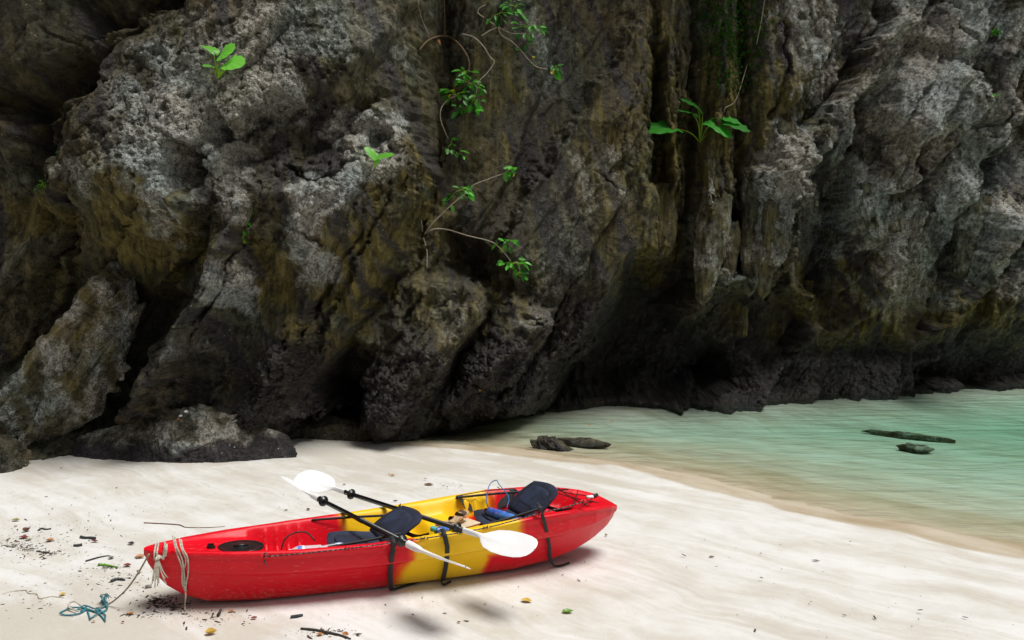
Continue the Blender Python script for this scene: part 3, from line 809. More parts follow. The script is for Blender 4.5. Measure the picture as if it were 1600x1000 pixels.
zone_dark = blobs([(430,600,90,120,-30,.9),(560,640,280,60,0,1),(640,600,120,110,30,.9),(790,590,110,110,30,1),(880,530,80,110,-40,.9),(990,540,170,110,0,.9),(1150,590,260,60,0,1),(1450,575,300,42,0,.95),(1170,510,120,70,0,.7),(1290,400,26,150,20,.8),  # film and mussels at the foot; caves and gullies get their shade as colour
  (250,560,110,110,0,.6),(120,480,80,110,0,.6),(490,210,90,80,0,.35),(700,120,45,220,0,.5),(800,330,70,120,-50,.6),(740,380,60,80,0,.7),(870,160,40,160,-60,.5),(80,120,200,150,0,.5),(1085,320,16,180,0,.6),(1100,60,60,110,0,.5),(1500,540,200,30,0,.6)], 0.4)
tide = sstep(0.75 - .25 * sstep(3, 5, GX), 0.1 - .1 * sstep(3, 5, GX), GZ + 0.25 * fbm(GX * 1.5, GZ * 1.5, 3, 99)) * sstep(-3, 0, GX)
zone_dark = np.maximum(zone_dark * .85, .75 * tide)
# seep stains run down the face and a little along the beds
seep = fbm((GX + .35 * GZ * (1 - colum)) * 2.6 + .5 * wpx, GZ * .28, 4, 120)
seep2 = fbm((GX + .45 * GZ * (1 - colum)) * 7 + wpx, GZ * .7, 3, 130)
zone_dark = np.maximum(zone_dark, .85 * sstep(.10, .50, seep + .35 * seep2) * (1 - .6 * sstep(.3, .8, zone_pale)))
zone_pale = np.clip(zone_pale + .26 * sstep(3.0, 5.0, GX) * sstep(1.0, 1.8, GZ) + .40 * sstep(.15, .55, -seep + .4 * seep2) * sstep(1.2, 2.5, GZ) * (.4 + .6 * sstep(1, 5, GX)), 0, 1.3)
zone_och = np.clip(zone_och + .42 * sstep(.1, .5, fbm((GX + .3 * GZ) * 3.3, GZ * .5, 3, 140)), 0, 1)
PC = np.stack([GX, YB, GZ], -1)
e1 = np.stack([np.gradient(PC[..., i], axis=1) for i in range(3)], -1); e2 = np.stack([np.gradient(PC[..., i], axis=0) for i in range(3)], -1)
NC = np.cross(e1, e2); NC /= np.linalg.norm(NC, axis=-1)[..., None] + 1e-9
near = ((GX > -8) & (GX < 13) & (GZ < 7.6)).astype(float)
x_, y_, z_ = GX, YB, GZ
disp = (.25 + .75 * rough) * ((.020 + .022 * pitted) * fbm3(x_ * 3.2, y_ * 3.2, z_ * 3.2, 3, 1) + (.010 + .014 * pitted) * fbm3(x_ * 9, y_ * 9, z_ * 9, 4, 5, .6, True) + .008 * fbm3(x_ * 30, y_ * 30, z_ * 22, 2, 15))
disp += mussel * (.045 * fbm3(x_ * 8, y_ * 8, z_ * 8, 3, 9) + .040 * fbm3(x_ * 24, y_ * 24, z_ * 24, 2, 13, .6, True))
PC = PC + NC * (disp * near)[..., None]
cliff_me = grid_mesh("cliff", PC[:, ::-1])
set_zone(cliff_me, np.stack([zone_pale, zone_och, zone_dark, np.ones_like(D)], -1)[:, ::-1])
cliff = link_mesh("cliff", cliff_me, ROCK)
set_props(cliff, kind="structure")

def cliff_hit(u, v):
    """first point of the cliff along the line of sight"""
    d = ray(u, v)
    k = np.arange(6.0, 22, 0.01)
    x, y, z = d[0] * k, d[1] * k, CAM_H + d[2] * k
    inside = y > sample(YB, x, z)
    i = int(np.argmax(inside)) if inside.any() else len(k) - 1
    return np.array([x[i], y[i], z[i]])
# ------------------------------------------------------------------ kayak
_zl = gzs(-2.5, 5.6); _zr = gzs(0.85, 7.3)
for _ in range(4):
    PL = at_z(221, 857, _zl + 0.42); PR = at_z(958, 787, _zr + 0.40)
    _ax = (PR - PL)[:2] / np.linalg.norm((PR - PL)[:2])
    gb = PL[:2] + _ax * 0.45; gs = PR[:2] - _ax * 0.6
    slope = (gzs(*gs) - gzs(*gb)) / np.linalg.norm(gs - gb)
    _zl = gzs(*gb) - slope * 0.45; _zr = gzs(*gs) + slope * 0.6
HL = np.linalg.norm(PR[:2] - PL[:2]) / 2 / math.cos(math.atan(slope))
KX = np.array([_ax[0], _ax[1], slope]); KX /= np.linalg.norm(KX)
_mid = (PL[:2] + PR[:2]) / 2
_n = np.array([-_ax[1], _ax[0]])
roll = (gzs(*(_mid + _n * 0.3)) - gzs(*(_mid - _n * 0.3))) / 0.6 * 0.6
KY = np.array([_n[0], _n[1], roll]); KY -= KX * (KY @ KX); KY /= np.linalg.norm(KY)
KZ = np.cross(KX, KY)
KO = np.array([_mid[0], _mid[1], (gzs(*gb) + gzs(*gs)) / 2 + slope * 0 - 0.008])
KO[2] = (gzs(*gb) - slope * 0.45 + gzs(*gs) + slope * 0.6) / 2 - 0.010
KM = Matrix([[KX[i], KY[i], KZ[i], KO[i]] for i in range(3)] + [[0, 0, 0, 1]])
KMn = np.array(KM)
def k2w(p): return KMn[:3, :3] @ np.array(p, float) + KO
def w2k(p): return KMn[:3, :3].T @ (np.array(p, float) - KO)
def kpix(u, v, z):
    """point at height z over the kayak's own base plane"""
    d = ray(u, v); o = np.array([0, 0, CAM_H]) - KO
    oz, dz = o @ KZ, d @ KZ
    return w2k(np.array([0, 0, CAM_H]) + d * (z - oz) / dz)

T_ = [-1.0, -.985, -.95, -.86, -.70, -.45, -.2, 0, .2, .45, .66, .82, .92, .97, .992, 1.0]
B_ = [.012, .045, .085, .158, .252, .345, .395, .41, .415, .412, .372, .290, .195, .125, .07, .02]
K_T = [-1.0, -.985, -.96, -.92, -.86, -.78, -.6, 0, .45, .62, .76, .86, .94, .98, 1.0]
K_Z = [.395, .325, .25, .165, .09, .035, .006, 0, .004, .035, .09, .165, .25, .32, .37]
def hb(t): return np.interp(t, T_, B_)
def kz(t): return np.interp(t, K_T, K_Z)
def sheer(t): return np.interp(t, [-1, -.85, -.5, -.2, 0, .2, .45, .72, .88, .95, 1], [.425, .425, .415, .42, .435, .462, .498, .505, .478, .45, .405])
def outer(t):
    b, k, s = hb(t), kz(t), sheer(t); h = s - k
    return [(0.0, k), (.28 * b, k + .006), (.35 * b, k + .03 * h), (.54 * b, k + .12 * h), (.79 * b, k + .53 * h), (.86 * b, k + .60 * h), (.965 * b, k + .635 * h), (.985 * b, k + .68 * h), (.985 * b, k + .86 * h),
            (.99 * b, s - .038), (1.02 * b, s - .032), (1.028 * b, s - .014), (1.01 * b, s - .002), (.97 * b, s + .004), (.915 * b, s + .002)]
def side_y(X, z):
    o = outer(X / HL)
    return -np.interp(z, [q[1] for q in o[2:12]], [q[0] for q in o[2:12]])
def hull_pix(u, v, off=0.008):
    """spot on the near flank of the hull along a line of sight (local coordinates)"""
    p = kpix(u, v, 0.25); X, z = p[0], 0.3
    for _ in range(60):
        d = ray(u, v); o = w2k(np.array([0, 0, CAM_H])); dk = KMn[:3, :3].T @ d
        yy = side_y(np.clip(X, -HL, HL), z) - off
        k = (yy - o[1]) / dk[1]
        X = 0.5 * X + 0.5 * (o[0] + dk[0] * k); z = 0.5 * z + 0.5 * (o[2] + dk[2] * k)
    return np.array([X, side_y(np.clip(X, -HL, HL), z) - off, z])
WT = [-1, -.80, -.70, -.62, -.575, -.50, -.25, -.20, .02, .08, .12, .22, .30, .56, .60, .64, .68, .78, .84, 1]
WD = [0.0, .012, .03, .045, .20, .235, .235, .20, .185, .19, .10, .10, .225, .225, .19, .17, .15, .14, .02, 0.0]
def well(t): return np.interp(t, WT, WD)

NU = 260
ts = np.sin(np.linspace(-PI / 2, PI / 2, NU)); ts = 0.55 * ts + 0.45 * np.linspace(-1, 1, NU)
prof = []
def deck_z(t, w):
    """deck and cockpit floor at half-breadth fraction w"""
    a = abs(w)
    s = sheer(t) + .002
    d = well(t)
    wall = sstep(.90, .66, a)
    z = s - d * wall
    # end decks are dished a little
    e = 1 - sstep(0.02, .12, d)
    z -= e * .02 * sstep(.95, .3, a) * sstep(1, .9, abs(t))
    # moulded foot rests on the cockpit walls
    for c in (-.545, -.50, -.455, -.41, .335, .38, .425, .47):
        z += .085 * math.exp(-((t - c) / .0125) ** 2) * sstep(.50, .62, a) * sstep(.86, .76, a)
    # low ridge along the keel line of the floor
    z += .014 * sstep(.14, .06, a) * sstep(.1, .2, d)
    return z
secs = []
ws = np.concatenate([np.linspace(.90, .5, 13), np.linspace(.44, 0, 6)])
for t in ts:
    o = outer(t); b = hb(t)
    half = [(y, z) for y, z in o] + [(w * b, deck_z(t, w)) for w in ws]
    X = t * HL
    full = [(X, -y, z) for y, z in half] + [(X, y, z) for y, z in half[::-1][1:]]
    secs.append(full)
P = np.array(secs)
hm = Mesh(); hm.grid(P)
nn = P.shape[1]
hm.f.append(tuple(range(nn))); hm.f.append(tuple((NU - 1) * nn + j for j in range(nn))[::-1])

m, nt, p = new_mat("kayak_plastic"); g = NT(nt)
tc = g.n("ShaderNodeTexCoord").outputs["Object"]
sx_ = g.n("ShaderNodeSeparateXYZ"); g.l(tc, sx_.inputs[0])
nz = g.noise(tc, 4.5, 3, 0.5)
xx = g.math('ADD', sx_.outputs[0], g.math('MULTIPLY', g.math('SUBTRACT', nz, 0.5), 0.16))
lf = g.ramp(g.math('ADD', xx, g.math('MULTIPLY', sx_.outputs[1], 0.5)), -0.33, -0.17)
rt = g.ramp(g.math('ADD', xx, g.math('MULTIPLY', sx_.outputs[1], -0.05)), 0.87, 0.71)
# the rear cockpit floor is red well before the rim is
floor_z = g.ramp(sx_.outputs[2], 0.36, 0.30)
inb = g.ramp(g.math('ABSOLUTE', sx_.outputs[1]), 0.33, 0.28)
rt2 = g.ramp(xx, 0.62, 0.50)
rt = g.math('MULTIPLY', rt, g.math('MAXIMUM', rt2, g.math('SUBTRACT', 1.0, g.math('MULTIPLY', floor_z, inb))))
ye = g.math('MULTIPLY', lf, rt)
yr = g.n("ShaderNodeValToRGB"); g.l(ye, yr.inputs[0])
e = yr.color_ramp.elements
e[0].position = 0.12; e[0].color = (0.66, 0.003, 0.014, 1); e[1].position = 0.9; e[1].color = (0.86, 0.52, 0.008, 1)
q = e.new(0.45); q.color = (0.78, 0.10, 0.008, 1)
scr = g.noise(g.mapping(tc, scale=(3, 30, 30)), 3.0, 6, 0.7, 0.2)
colr = g.mix(g.math('MULTIPLY', g.ramp(scr, 0.57, 0.70), 0.30), yr.outputs[0], (0.75, 0.35, 0.3))
dust = g.noise(tc, 60, 4, 0.7)
low = g.math('MULTIPLY', g.ramp(sx_.outputs[2], 0.16, 0.0), g.ramp(dust, 0.45, 0.7))
colr = g.mix(g.math('MULTIPLY', low, 0.6), colr, (0.5, 0.40, 0.30))
g.l(colr, p.inputs["Base Color"])
rg = g.n("ShaderNodeMapRange"); g.l(scr, rg.inputs[0]); rg.inputs[3].default_value = 0.27; rg.inputs[4].default_value = 0.48
g.l(rg.outputs[0], p.inputs["Roughness"])
p.inputs["Specular IOR Level"].default_value = 0.28
g.l(g.bump(g.math('ADD', g.noise(tc, 320, 2, 0.6), g.math('MULTIPLY', g.noise(tc, 9, 3), 1.6)), 0.16, 0.006), p.inputs["Normal"])
KAYAK = m
BLACK = simple_mat("black_webbing", (0.012, 0.012, 0.014), 0.6, 0.2, 60, 0.3, 300)
BLACKG = simple_mat("black_plastic", (0.012, 0.012, 0.013), 0.32, 0.2, 30)
NAVY = simple_mat("navy_neoprene", (0.010, 0.014, 0.036), 0.9, 0.3, 7, 0.5, 90)
NAVY2 = simple_mat("slate_neoprene", (0.018, 0.027, 0.060), 0.85, 0.25, 9, 0.5, 110)
WHITE = simple_mat("white_plastic", (0.86, 0.86, 0.86), 0.38, 0.02, 8, 0.08, 60)
WHITER = simple_mat("pale_rope_fibre", (0.58, 0.53, 0.44), 0.9, 0.18, 60, 0.6, 260)
LIME = simple_mat("scuffed_white", (0.7, 0.7, 0.68), 0.5, 0.1, 30)

kayak = empty("kayak", "red and yellow two seat sit-on-top kayak beached on pale sand", "kayak", None, KM)
hull = hm.build("hull", KAYAK, kayak)
hm2 = hull.modifiers.new("weighted", 'WEIGHTED_NORMAL') if False else None

# oval hatch in the bow deck
def on_deck(X, y):
    t = X / HL
    return deck_z(t, np.clip(y / max(hb(t), .02), -1, 1))
hc = kpix(352, 849, sheer(-.6) - .01)
hcx = -.655 * HL
hmh = Mesh()
k = np.linspace(0, 2 * PI, 41)[:-1]
rings = []
for r_, dz in ((1.0, .004), (1.0, .016), (.93, .020), (.88, .016), (.6, .018), (.0, .019)):
    rings.append(np.stack([hcx + .155 * r_ * np.cos(k), .0 + .125 * r_ * np.sin(k), np.full(40, dz)], -1))
rings = np.array(rings)
zc = [max(on_deck(hcx + .155 * math.cos(a) * .9, .125 * math.sin(a)) for a in np.linspace(0, 6.2, 9))][0]
rings[:, :, 2] += zc - 0.02 + (rings[:, :, 0] - hcx) * -.03
hmh.grid(np.swapaxes(rings, 0, 1), closed=True)
hatch = hmh.build("hatch_cover", BLACKG, kayak)
hmh = Mesh(); hmh.box((hcx + .0, 0, zc + .003), (.10, .022, .012)); hmh.build("latch", BLACKG, hatch)
# small fitting before the hatch
fm = Mesh(); fx = -.765 * HL
fm.lathe([(0, .001), (0, .03), (.012, .028), (.014, .001)], Matrix.Translation((fx, .0, on_deck(fx, 0) - .001)) @ Matrix.Rotation(-PI / 2, 4, 'Y'))
fm.box((fx + .0, .012, on_deck(fx, 0) + .018), (.04, .018, .012)); fm.box((fx - .012, -.018, on_deck(fx, 0) + .016), (.016, .02, .014))
fm.build("drain_fitting", BLACKG, kayak, False)

# deck line along the near side with its pad eyes
m, nt, p = new_mat("flecked_cord"); g = NT(nt)
tc = g.n("ShaderNodeTexCoord").outputs["Object"]
wv = g.n("ShaderNodeTexWave"); g.l(tc, wv.inputs[0]); wv.inputs["Scale"].default_value = 9; wv.inputs["Distortion"].default_value = 6; wv.inputs["Detail Scale"].default_value = 9
g.l(g.mix(g.ramp(wv.outputs["Fac"], 0.80, 0.90), (0.012, 0.011, 0.012), (0.25, 0.2, 0.19)), p.inputs["Base Color"]); p.inputs["Roughness"].default_value = 0.8
CORD = m
line_px = [(414, 870), (480, 864), (546, 857), (606, 849), (664, 841), (720, 832), (762, 824), (805, 813), (843, 802), (880, 793), (912, 784)]
line = [hull_pix(u, v, .010) for u, v in line_px]
cm = Mesh(); cm.tube(line, .0045, 6, 6); cm.tube([line[0], line[0] + [-.004, -.012, -.03], line[0] + [.012, -.008, -.055]], .0045, 5, 4)
cm.tube([line[0], line[0] + [-.012, -.01, .016], line[0] + [.006, -.012, .03], line[0] + [.02, -.008, .006]], .0045, 5, 5)
cm.build("deck_line", CORD, kayak)
pe0 = None
YEL = simple_mat("yellow_plastic", (0.84, 0.50, 0.008), 0.45, 0.05)
for i in (0, 2, 4, 6, 8, 10):
    c = line[i]
    if pe0 is None:
        pm = Mesh()
        kk = np.linspace(0, 2 * PI, 13)[:-1]
        pm.grid(np.array([[(.034 * r * math.cos(a), dy, .015 * r * math.sin(a)) for a in kk] for r, dy in ((1.0, .006), (1.0, -.001), (.8, -.004), (.0, -.004))]).swapaxes(0, 1), closed=True)
        pm.tube([(-.005, -.003, -.017), (-.003, -.018, -.009), (.003, -.02, .006), (.003, -.003, .016)], .0045, 6, 4)
        pe0 = pm.build("pad_eye", simple_mat("red_plastic", (0.66, 0.003, 0.014), 0.45, 0.05), kayak); o = pe0
    else:
        o = pe0.copy(); COL.objects.link(o); o.parent = kayak
    o.location = (c[0], c[1] + .008, c[2])
    if i in (4, 6):
        o.data = o.data.copy(); o.data.materials[0] = YEL
# far side line, seen over the rim only
far = [(X, -side_y(X, .37) + .008, .37) for X in np.linspace(-.7 * HL, .72 * HL, 12)]
cm = Mesh(); cm.tube(far, .0055, 6, 3); cm.build("deck_line", CORD, kayak)

# seats
def pad(nx, ny, shape, thick):
    """puffed panel: shape(a, b) -> point and normal for a, b in -1..1, superellipse outline"""
    top, bot = [], []
    for i in range(nx):
        ra, rb = [], []
        for j in range(ny):
            a = -1 + 2 * i / (nx - 1); b = -1 + 2 * j / (ny - 1)
            # square -> rounded square
            aa = a * math.sqrt(1 - .28 * b * b); bb = b * math.sqrt(1 - .28 * a * a)
            e = max(abs(a), abs(b)); th = thick * (1 - e ** 6) ** .5
            pnt, nrm = shape(aa * 1.08, bb * 1.08)
            ra.append(np.array(pnt) + np.array(nrm) * (th + .004)); rb.append(np.array(pnt) - np.array(nrm) * (th * .35 + .004))
        top.append(ra); bot.append(rb)
    mm = Mesh()
    A, B = np.array(top), np.array(bot)
    mm.grid(A); mm.grid(B[:, ::-1])
    ra = np.concatenate([A[0, :], A[1:, -1], A[-1, -2::-1], A[-2::-1, 0]]); rb = np.concatenate([B[0, :], B[1:, -1], B[-1, -2::-1], B[-2::-1, 0]])
    mm.grid(np.stack([ra, rb], 1))
    return mm

def seat(X0, recline, fold, zf):
    def cush(a, b):
        return ((X0 + .20 * a, .215 * b, zf + .035 + .03 * a * a * (a > 0) + .03 * abs(b) ** 3 - .03 * a), (0.0, 0, 1.0))
    s = pad(15, 15, cush, .028).build("seat", NAVY2, kayak)
    pl = pad(9, 9, lambda a, b: ((X0 - .045 + .11 * a, .12 * b, zf + .075 - .02 * a), (0, 0, 1.0)), .012); pl.build("seat_panel", NAVY, s)
    ca, sa = math.cos(recline), math.sin(recline)
    xb, zb = X0 + .17, zf + .05
    hgt = .33
    def back(a, b):
        h = (a * .5 + .5) * hgt
        wrap = -.10 * b * b * (1.0 - .35 * h / hgt)
        tip = fold * max(0, h - .20) ** 2
        return ((xb + h * ca + wrap * sa * 1.0 + tip, .235 * b * (1 - .10 * (h / hgt) ** 2), zb + h * sa - wrap * ca * .2), (-sa, 0, ca))
    bk = pad(17, 17, back, .034).build("backrest", NAVY, s)
    def lum(a, b):
        pnt, n = back(a * .62 + .1, b * .78)
        return (np.array(pnt) + np.array(n) * .026, n)
    pad(11, 11, lum, .014).build("back_panel", NAVY2, s)
    # buckles and straps from the backrest to the rims
    for sgn in (-1, 1):
        a = back(.2, sgn * .95)[0]
        e0 = (X0 - .28, sgn * hb((X0 - .28) / HL) * .86, sheer((X0 - .28) / HL) - .005)
        e1 = (X0 + .42, sgn * hb((X0 + .42) / HL) * .9, sheer((X0 + .42) / HL) + .004)
        sm = Mesh(); sm.ribbon([a, (np.array(a) + np.array(e0)) / 2 + [0, sgn * .01, .0], e0], .018, (0, .2, 1), .003)
        sm.build("strap", BLACK, s)
        sm = Mesh(); sm.ribbon([a, (np.array(a) + np.array(e1)) / 2 + [0, sgn * .01, -.02], e1], .03, (0, .2, 1), .004)
        sm.build("strap", BLACK, s)
    return s, back
seat1, back1 = seat(-.35, math.radians(34), .4, .25)
seat2, back2 = seat(.80, math.radians(46), .3, .31)
# black side web hanging on the far inner wall beside the rear seat
wm = Mesh(); X0, wl = .78, .50
P = np.array([[(X0 - wl / 2 + wl * i / 10, hb((X0 - wl / 2 + wl * i / 10) / HL) * (.90 - .16 * q), sheer((X0 - wl / 2 + wl * i / 10) / HL) + .006 - .16 * q * math.sin(PI * i / 10) ** .5) for q in (0, .35, .7, 1)] for i in range(11)])
wm.grid(P); wm.build("side_web", BLACK, kayak)
# loose strap ends hanging over the near flank to the sand
for uvs, w in (((( 614, 848), (612, 872), (610, 895)), .034), (((694, 836), (699, 858), (697, 882)), .034), (((843, 795), (852, 822), (857, 846)), .030)):
    top_ = hull_pix(*uvs[0], .014); seq = [top_ + [0, .05, .03], top_ + [0, -.004, .006], top_ * .55 + hull_pix(*uvs[1], .02) * .45 + [0, -.012, 0], hull_pix(*uvs[1], .022), hull_pix(*uvs[2], .03)]
    sm = Mesh()
    last = seq[-1]
    gp = {614: [(608, 912), (613, 921), (640, 913), (662, 906)], 694: [(690, 893), (690, 910), (694, 913), (705, 908)], 843: [(861, 868), (867, 884), (878, 883), (890, 879)]}[uvs[0][0]]
    gnd = [w2k(at_ground(*q, .012)) for q in gp[1:]]
    side = w2k(at_ground(*gp[0], .10)) 
    pth = seq + [np.array([(last[0] + gnd[0][0]) / 2, (last[1] * .4 + gnd[0][1] * .6), last[2] * .35])] + gnd
    sd = [(1, 0, 0)] * (len(seq) + 1) + [(.3, 1, 0)] * len(gnd)
    sm.ribbon(pth, w, sd, .004, 6)
    if 'DBG' in globals(): print('STRAP', [tuple(np.round(project(k2w(q)), 0)) for q in pth], [tuple(np.round(q, 2)) for q in pth])
    sm.build("hanging_strap", BLACK, kayak)
# stern tank well net
tw = Mesh()
xs0, xs1 = .70 * HL, .90 * HL
for a, b in (((.70, .8), (.86, -.7)), ((.70, -.8), (.86, .7)), ((.74, .85), (.88, .1)), ((.74, -.85), (.88, -.1)), ((.78, .86), (.78, -.86)), ((.71, .86), (.83, .86))):
    pa = (a[0] * HL, a[1] * hb(a[0]), sheer(a[0]) + .006); pb = (b[0] * HL, b[1] * hb(b[0]), sheer(b[0]) + .006)
    tw.tube([pa, ((pa[0] + pb[0]) / 2, (pa[1] + pb[1]) / 2, (pa[2] + pb[2]) / 2 - .012), pb], .004, 5, 5)
tw.build("cargo_net", BLACK, kayak)
# moulded carry toggle on the stern
tg = Mesh(); q = (.86 * HL, -.03, sheer(.86) - .0)
tg.lathe([(-.03, .001), (-.03, .014), (.03, .014), (.03, .001)], Matrix.Translation((q[0], q[1], q[2] + .012))); tg.build("toggle", WHITE, kayak)
tg = Mesh(); tg.lathe([(-.025, .001), (-.025, .017), (.025, .017), (.025, .001)], Matrix.Translation((q[0] + .06, q[1] + .02, q[2] + .012)) @ Matrix.Rotation(.5, 4, 'Z')); tg.build("toggle", BLACKG, kayak)

# ------------------------------------------------------------------ paddles
def paddle(name, label, cross, tips, face_cam, roll=0.0):
    """cross: pixel and height where the shaft rests on the rims; tips: columns of the two blade tips"""
    A = k2w(kpix(cross[0][0], cross[0][1], cross[0][2])); B = k2w(kpix(cross[1][0], cross[1][1], cross[1][2]))
    d = (B - A) / np.linalg.norm(B - A)
    def to_col(u):
        lo, hi = -4.0, 4.0
        for _ in range(60):
            mid = (lo + hi) / 2
            if project(A + d * mid)[0] < u: lo = mid
            else: hi = mid
        return A + d * lo
    L, Rr = to_col(tips[0]), to_col(tips[1])
    c = (L + Rr) / 2; hl = np.linalg.norm(Rr - L) / 2
    toc = np.array([0, 0, CAM_H]) - c; n = toc - d * (toc @ d); n /= np.linalg.norm(n)
    w = np.cross(n, d)
    if not face_cam: n, w = w, -n
    if face_cam and w[2] < 0: roll = -roll
    cr, sr = math.cos(roll), math.sin(roll)
    n, w = n * cr + w * sr, w * cr - n * sr
    Mx = Matrix([[d[i], w[i], n[i], c[i]] for i in range(3)] + [[0, 0, 0, 1]])
    o = empty(name, label, "paddle", "paddles laid across the kayak", Mx)
    bl = .50 * hl / 1.2
    sm = Mesh(); sm.lathe([(-hl + bl + .055, .001), (-hl + bl + .055, .0175), (-.04, .0175), (-.04, .0195), (.04, .0195), (.04, .0175), (hl - bl - .055, .0175), (hl - bl - .055, .001)], seg=18)
    sm.build("shaft", BLACKG, o)
    for sgn in (-1, 1):
        prof = [(0, .019), (.05, .018), (.10, .017), (.13, .024), (.16, .058), (.20, .090), (.27, .110), (.35, .114), (.42, .106), (.46, .090), (.485, .066), (.497, .036), (.50, .004)]
        bm_ = Mesh(); G = []
        for xq, hw in prof:
            xq2 = xq / .5 * (bl + .10)
            x = sgn * (hl - bl - .10 + xq2)
            tube = sstep(.15, .08, xq)
            row = []
            for a in np.linspace(0, 2 * PI, 33):
                y = hw * math.cos(a)
                flat = .0045 + .013 * tube + .008 * math.exp(-(y / .018) ** 2) * sstep(.46, .2, xq)
                z = (flat if xq < .1 else flat) * math.sin(a) * (1 if tube > .9 else 1) + .055 * ((xq / .5) ** 2) * (1 - tube) * .6 + .08 * (y * y) * (1 - tube) * 2
                row.append((x, y, z))
            G.append(row)
        G = np.array(G)
        bm_.grid(G if sgn > 0 else G[::-1])
        bm_.build("blade", WHITE, o)
        dr = Mesh(); x = sgn * (hl - bl - .175)
        dr.lathe([(x - .022, .0178), (x - .022, .024), (x - .012, .024), (x - .008, .038), (x, .043), (x + .008, .038), (x + .012, .024), (x + .022, .024), (x + .022, .0178)], seg=18)
        dr.build("drip_ring", BLACKG, o)
    return o
paddle("paddle", "white bladed paddle whose broad blades face out, laid behind the front seat", ((598, 788, .462), (707, 823, .475)), (468, 837), True, 0.66)
paddle("paddle", "white bladed paddle seen edge-on, its black shaft laid in front of the front seat backrest", ((545, 803, .445), (622, 842, .455)), (446, 724), False, -0.06)
# ------------------------------------------------------------------ things carried in the kayak
def kobj(name, label, cat, loc, rz=0.0, ry=0.0, rx=0.0, group=None):
    Mx = KM @ Matrix.Translation(loc) @ Matrix.Rotation(rz, 4, 'Z') @ Matrix.Rotation(ry, 4, 'Y') @ Matrix.Rotation(rx, 4, 'X')
    return empty(name, label, cat, group, Mx)
m, nt, p = new_mat("clear_plastic"); g = NT(nt)
p.inputs["Base Color"].default_value = (0.80, 0.84, 0.90, 1); p.inputs["Roughness"].default_value = 0.12; p.inputs["Alpha"].default_value = 0.55
CLEAR = m
m, nt, p = new_mat("label_print"); g = NT(nt)
tc = g.n("ShaderNodeTexCoord").outputs["Object"]
g.l(g.mix(g.ramp(g.noise(tc, 26, 3), 0.45, 0.55), (0.10, 0.22, 0.62), (0.75, 0.80, 0.88)), p.inputs["Base Color"]); p.inputs["Roughness"].default_value = 0.35
BLUELAB = m
def bottle(loc, rz, label, cap=BLUELAB):
    b = kobj("water_bottle", label, "bottle", loc, rz)
    mm = Mesh(); prof = [(-.11, .001), (-.11, .028), (-.10, .033)]
    for i in range(7):
        x = -.09 + i * .014; prof += [(x, .034), (x + .007, .0315)]
    prof += [(.01, .034), (.05, .034), (.075, .026), (.095, .014), (.105, .013), (.105, .001)]
    mm.lathe(prof, seg=18); mm.build("body", CLEAR, b)
    mm = Mesh(); mm.lathe([(.012, .0345), (.014, .0352), (.052, .0352), (.054, .0345)], seg=18); mm.build("paper_label", BLUELAB, b)
    mm = Mesh(); mm.lathe([(.100, .0145), (.118, .0145), (.118, .001)], seg=14); mm.build("cap", cap, b)
    return b
def zf(X, y): return on_deck(X, y)
b1 = kpix(478, 849, .375); b2 = kpix(522, 846, .375)
bottle((b1[0], min(.26, b1[1]), .325), PI - .15, "clear water bottle with blue label lying in the front footwell, nearer the bow")
bottle((b2[0], min(.26, b2[1]), .325), .2, "clear water bottle lying against the front seat pad behind the labelled bottle")
# something soft under the bottles so that they lie on it
cl = Mesh()
P = np.array([[(-.16 + .32 * i / 12, -.12 + .24 * j / 8, .055 * math.sin(PI * i / 12) ** .5 * math.sin(PI * j / 8) ** .5 + .012 * math.sin(i * 1.7) * math.cos(j * 1.3)) for j in range(9)] for i in range(13)])
cl.grid(P)
cl_o = cl.build("folded_cloth", simple_mat("red_cloth", (0.45, 0.02, 0.03), 0.95, 0.15, 30, 0.4, 200)); cl_o.matrix_world = KM @ Matrix.Translation(((b1[0] + b2[0]) / 2, min(.2, b1[1]), .24))
set_props(cl_o, "red folded cloth under the two water bottles in the front footwell", "cloth")
lp = Mesh(); lq = kpix(462, 842, .39)
lp.tube([(lq[0] - .10, lq[1], .32), (lq[0] - .07, lq[1] + .02, .39), (lq[0] + .0, lq[1] + .03, .425), (lq[0] + .08, lq[1] + .02, .42), (lq[0] + .13, lq[1] - .02, .37)], .006, 6, 6)
lo_ = lp.build("carry_strap", BLACK); lo_.matrix_world = KM
set_props(lo_, "black looped carry strap arching over the water bottles in the front footwell", "strap")

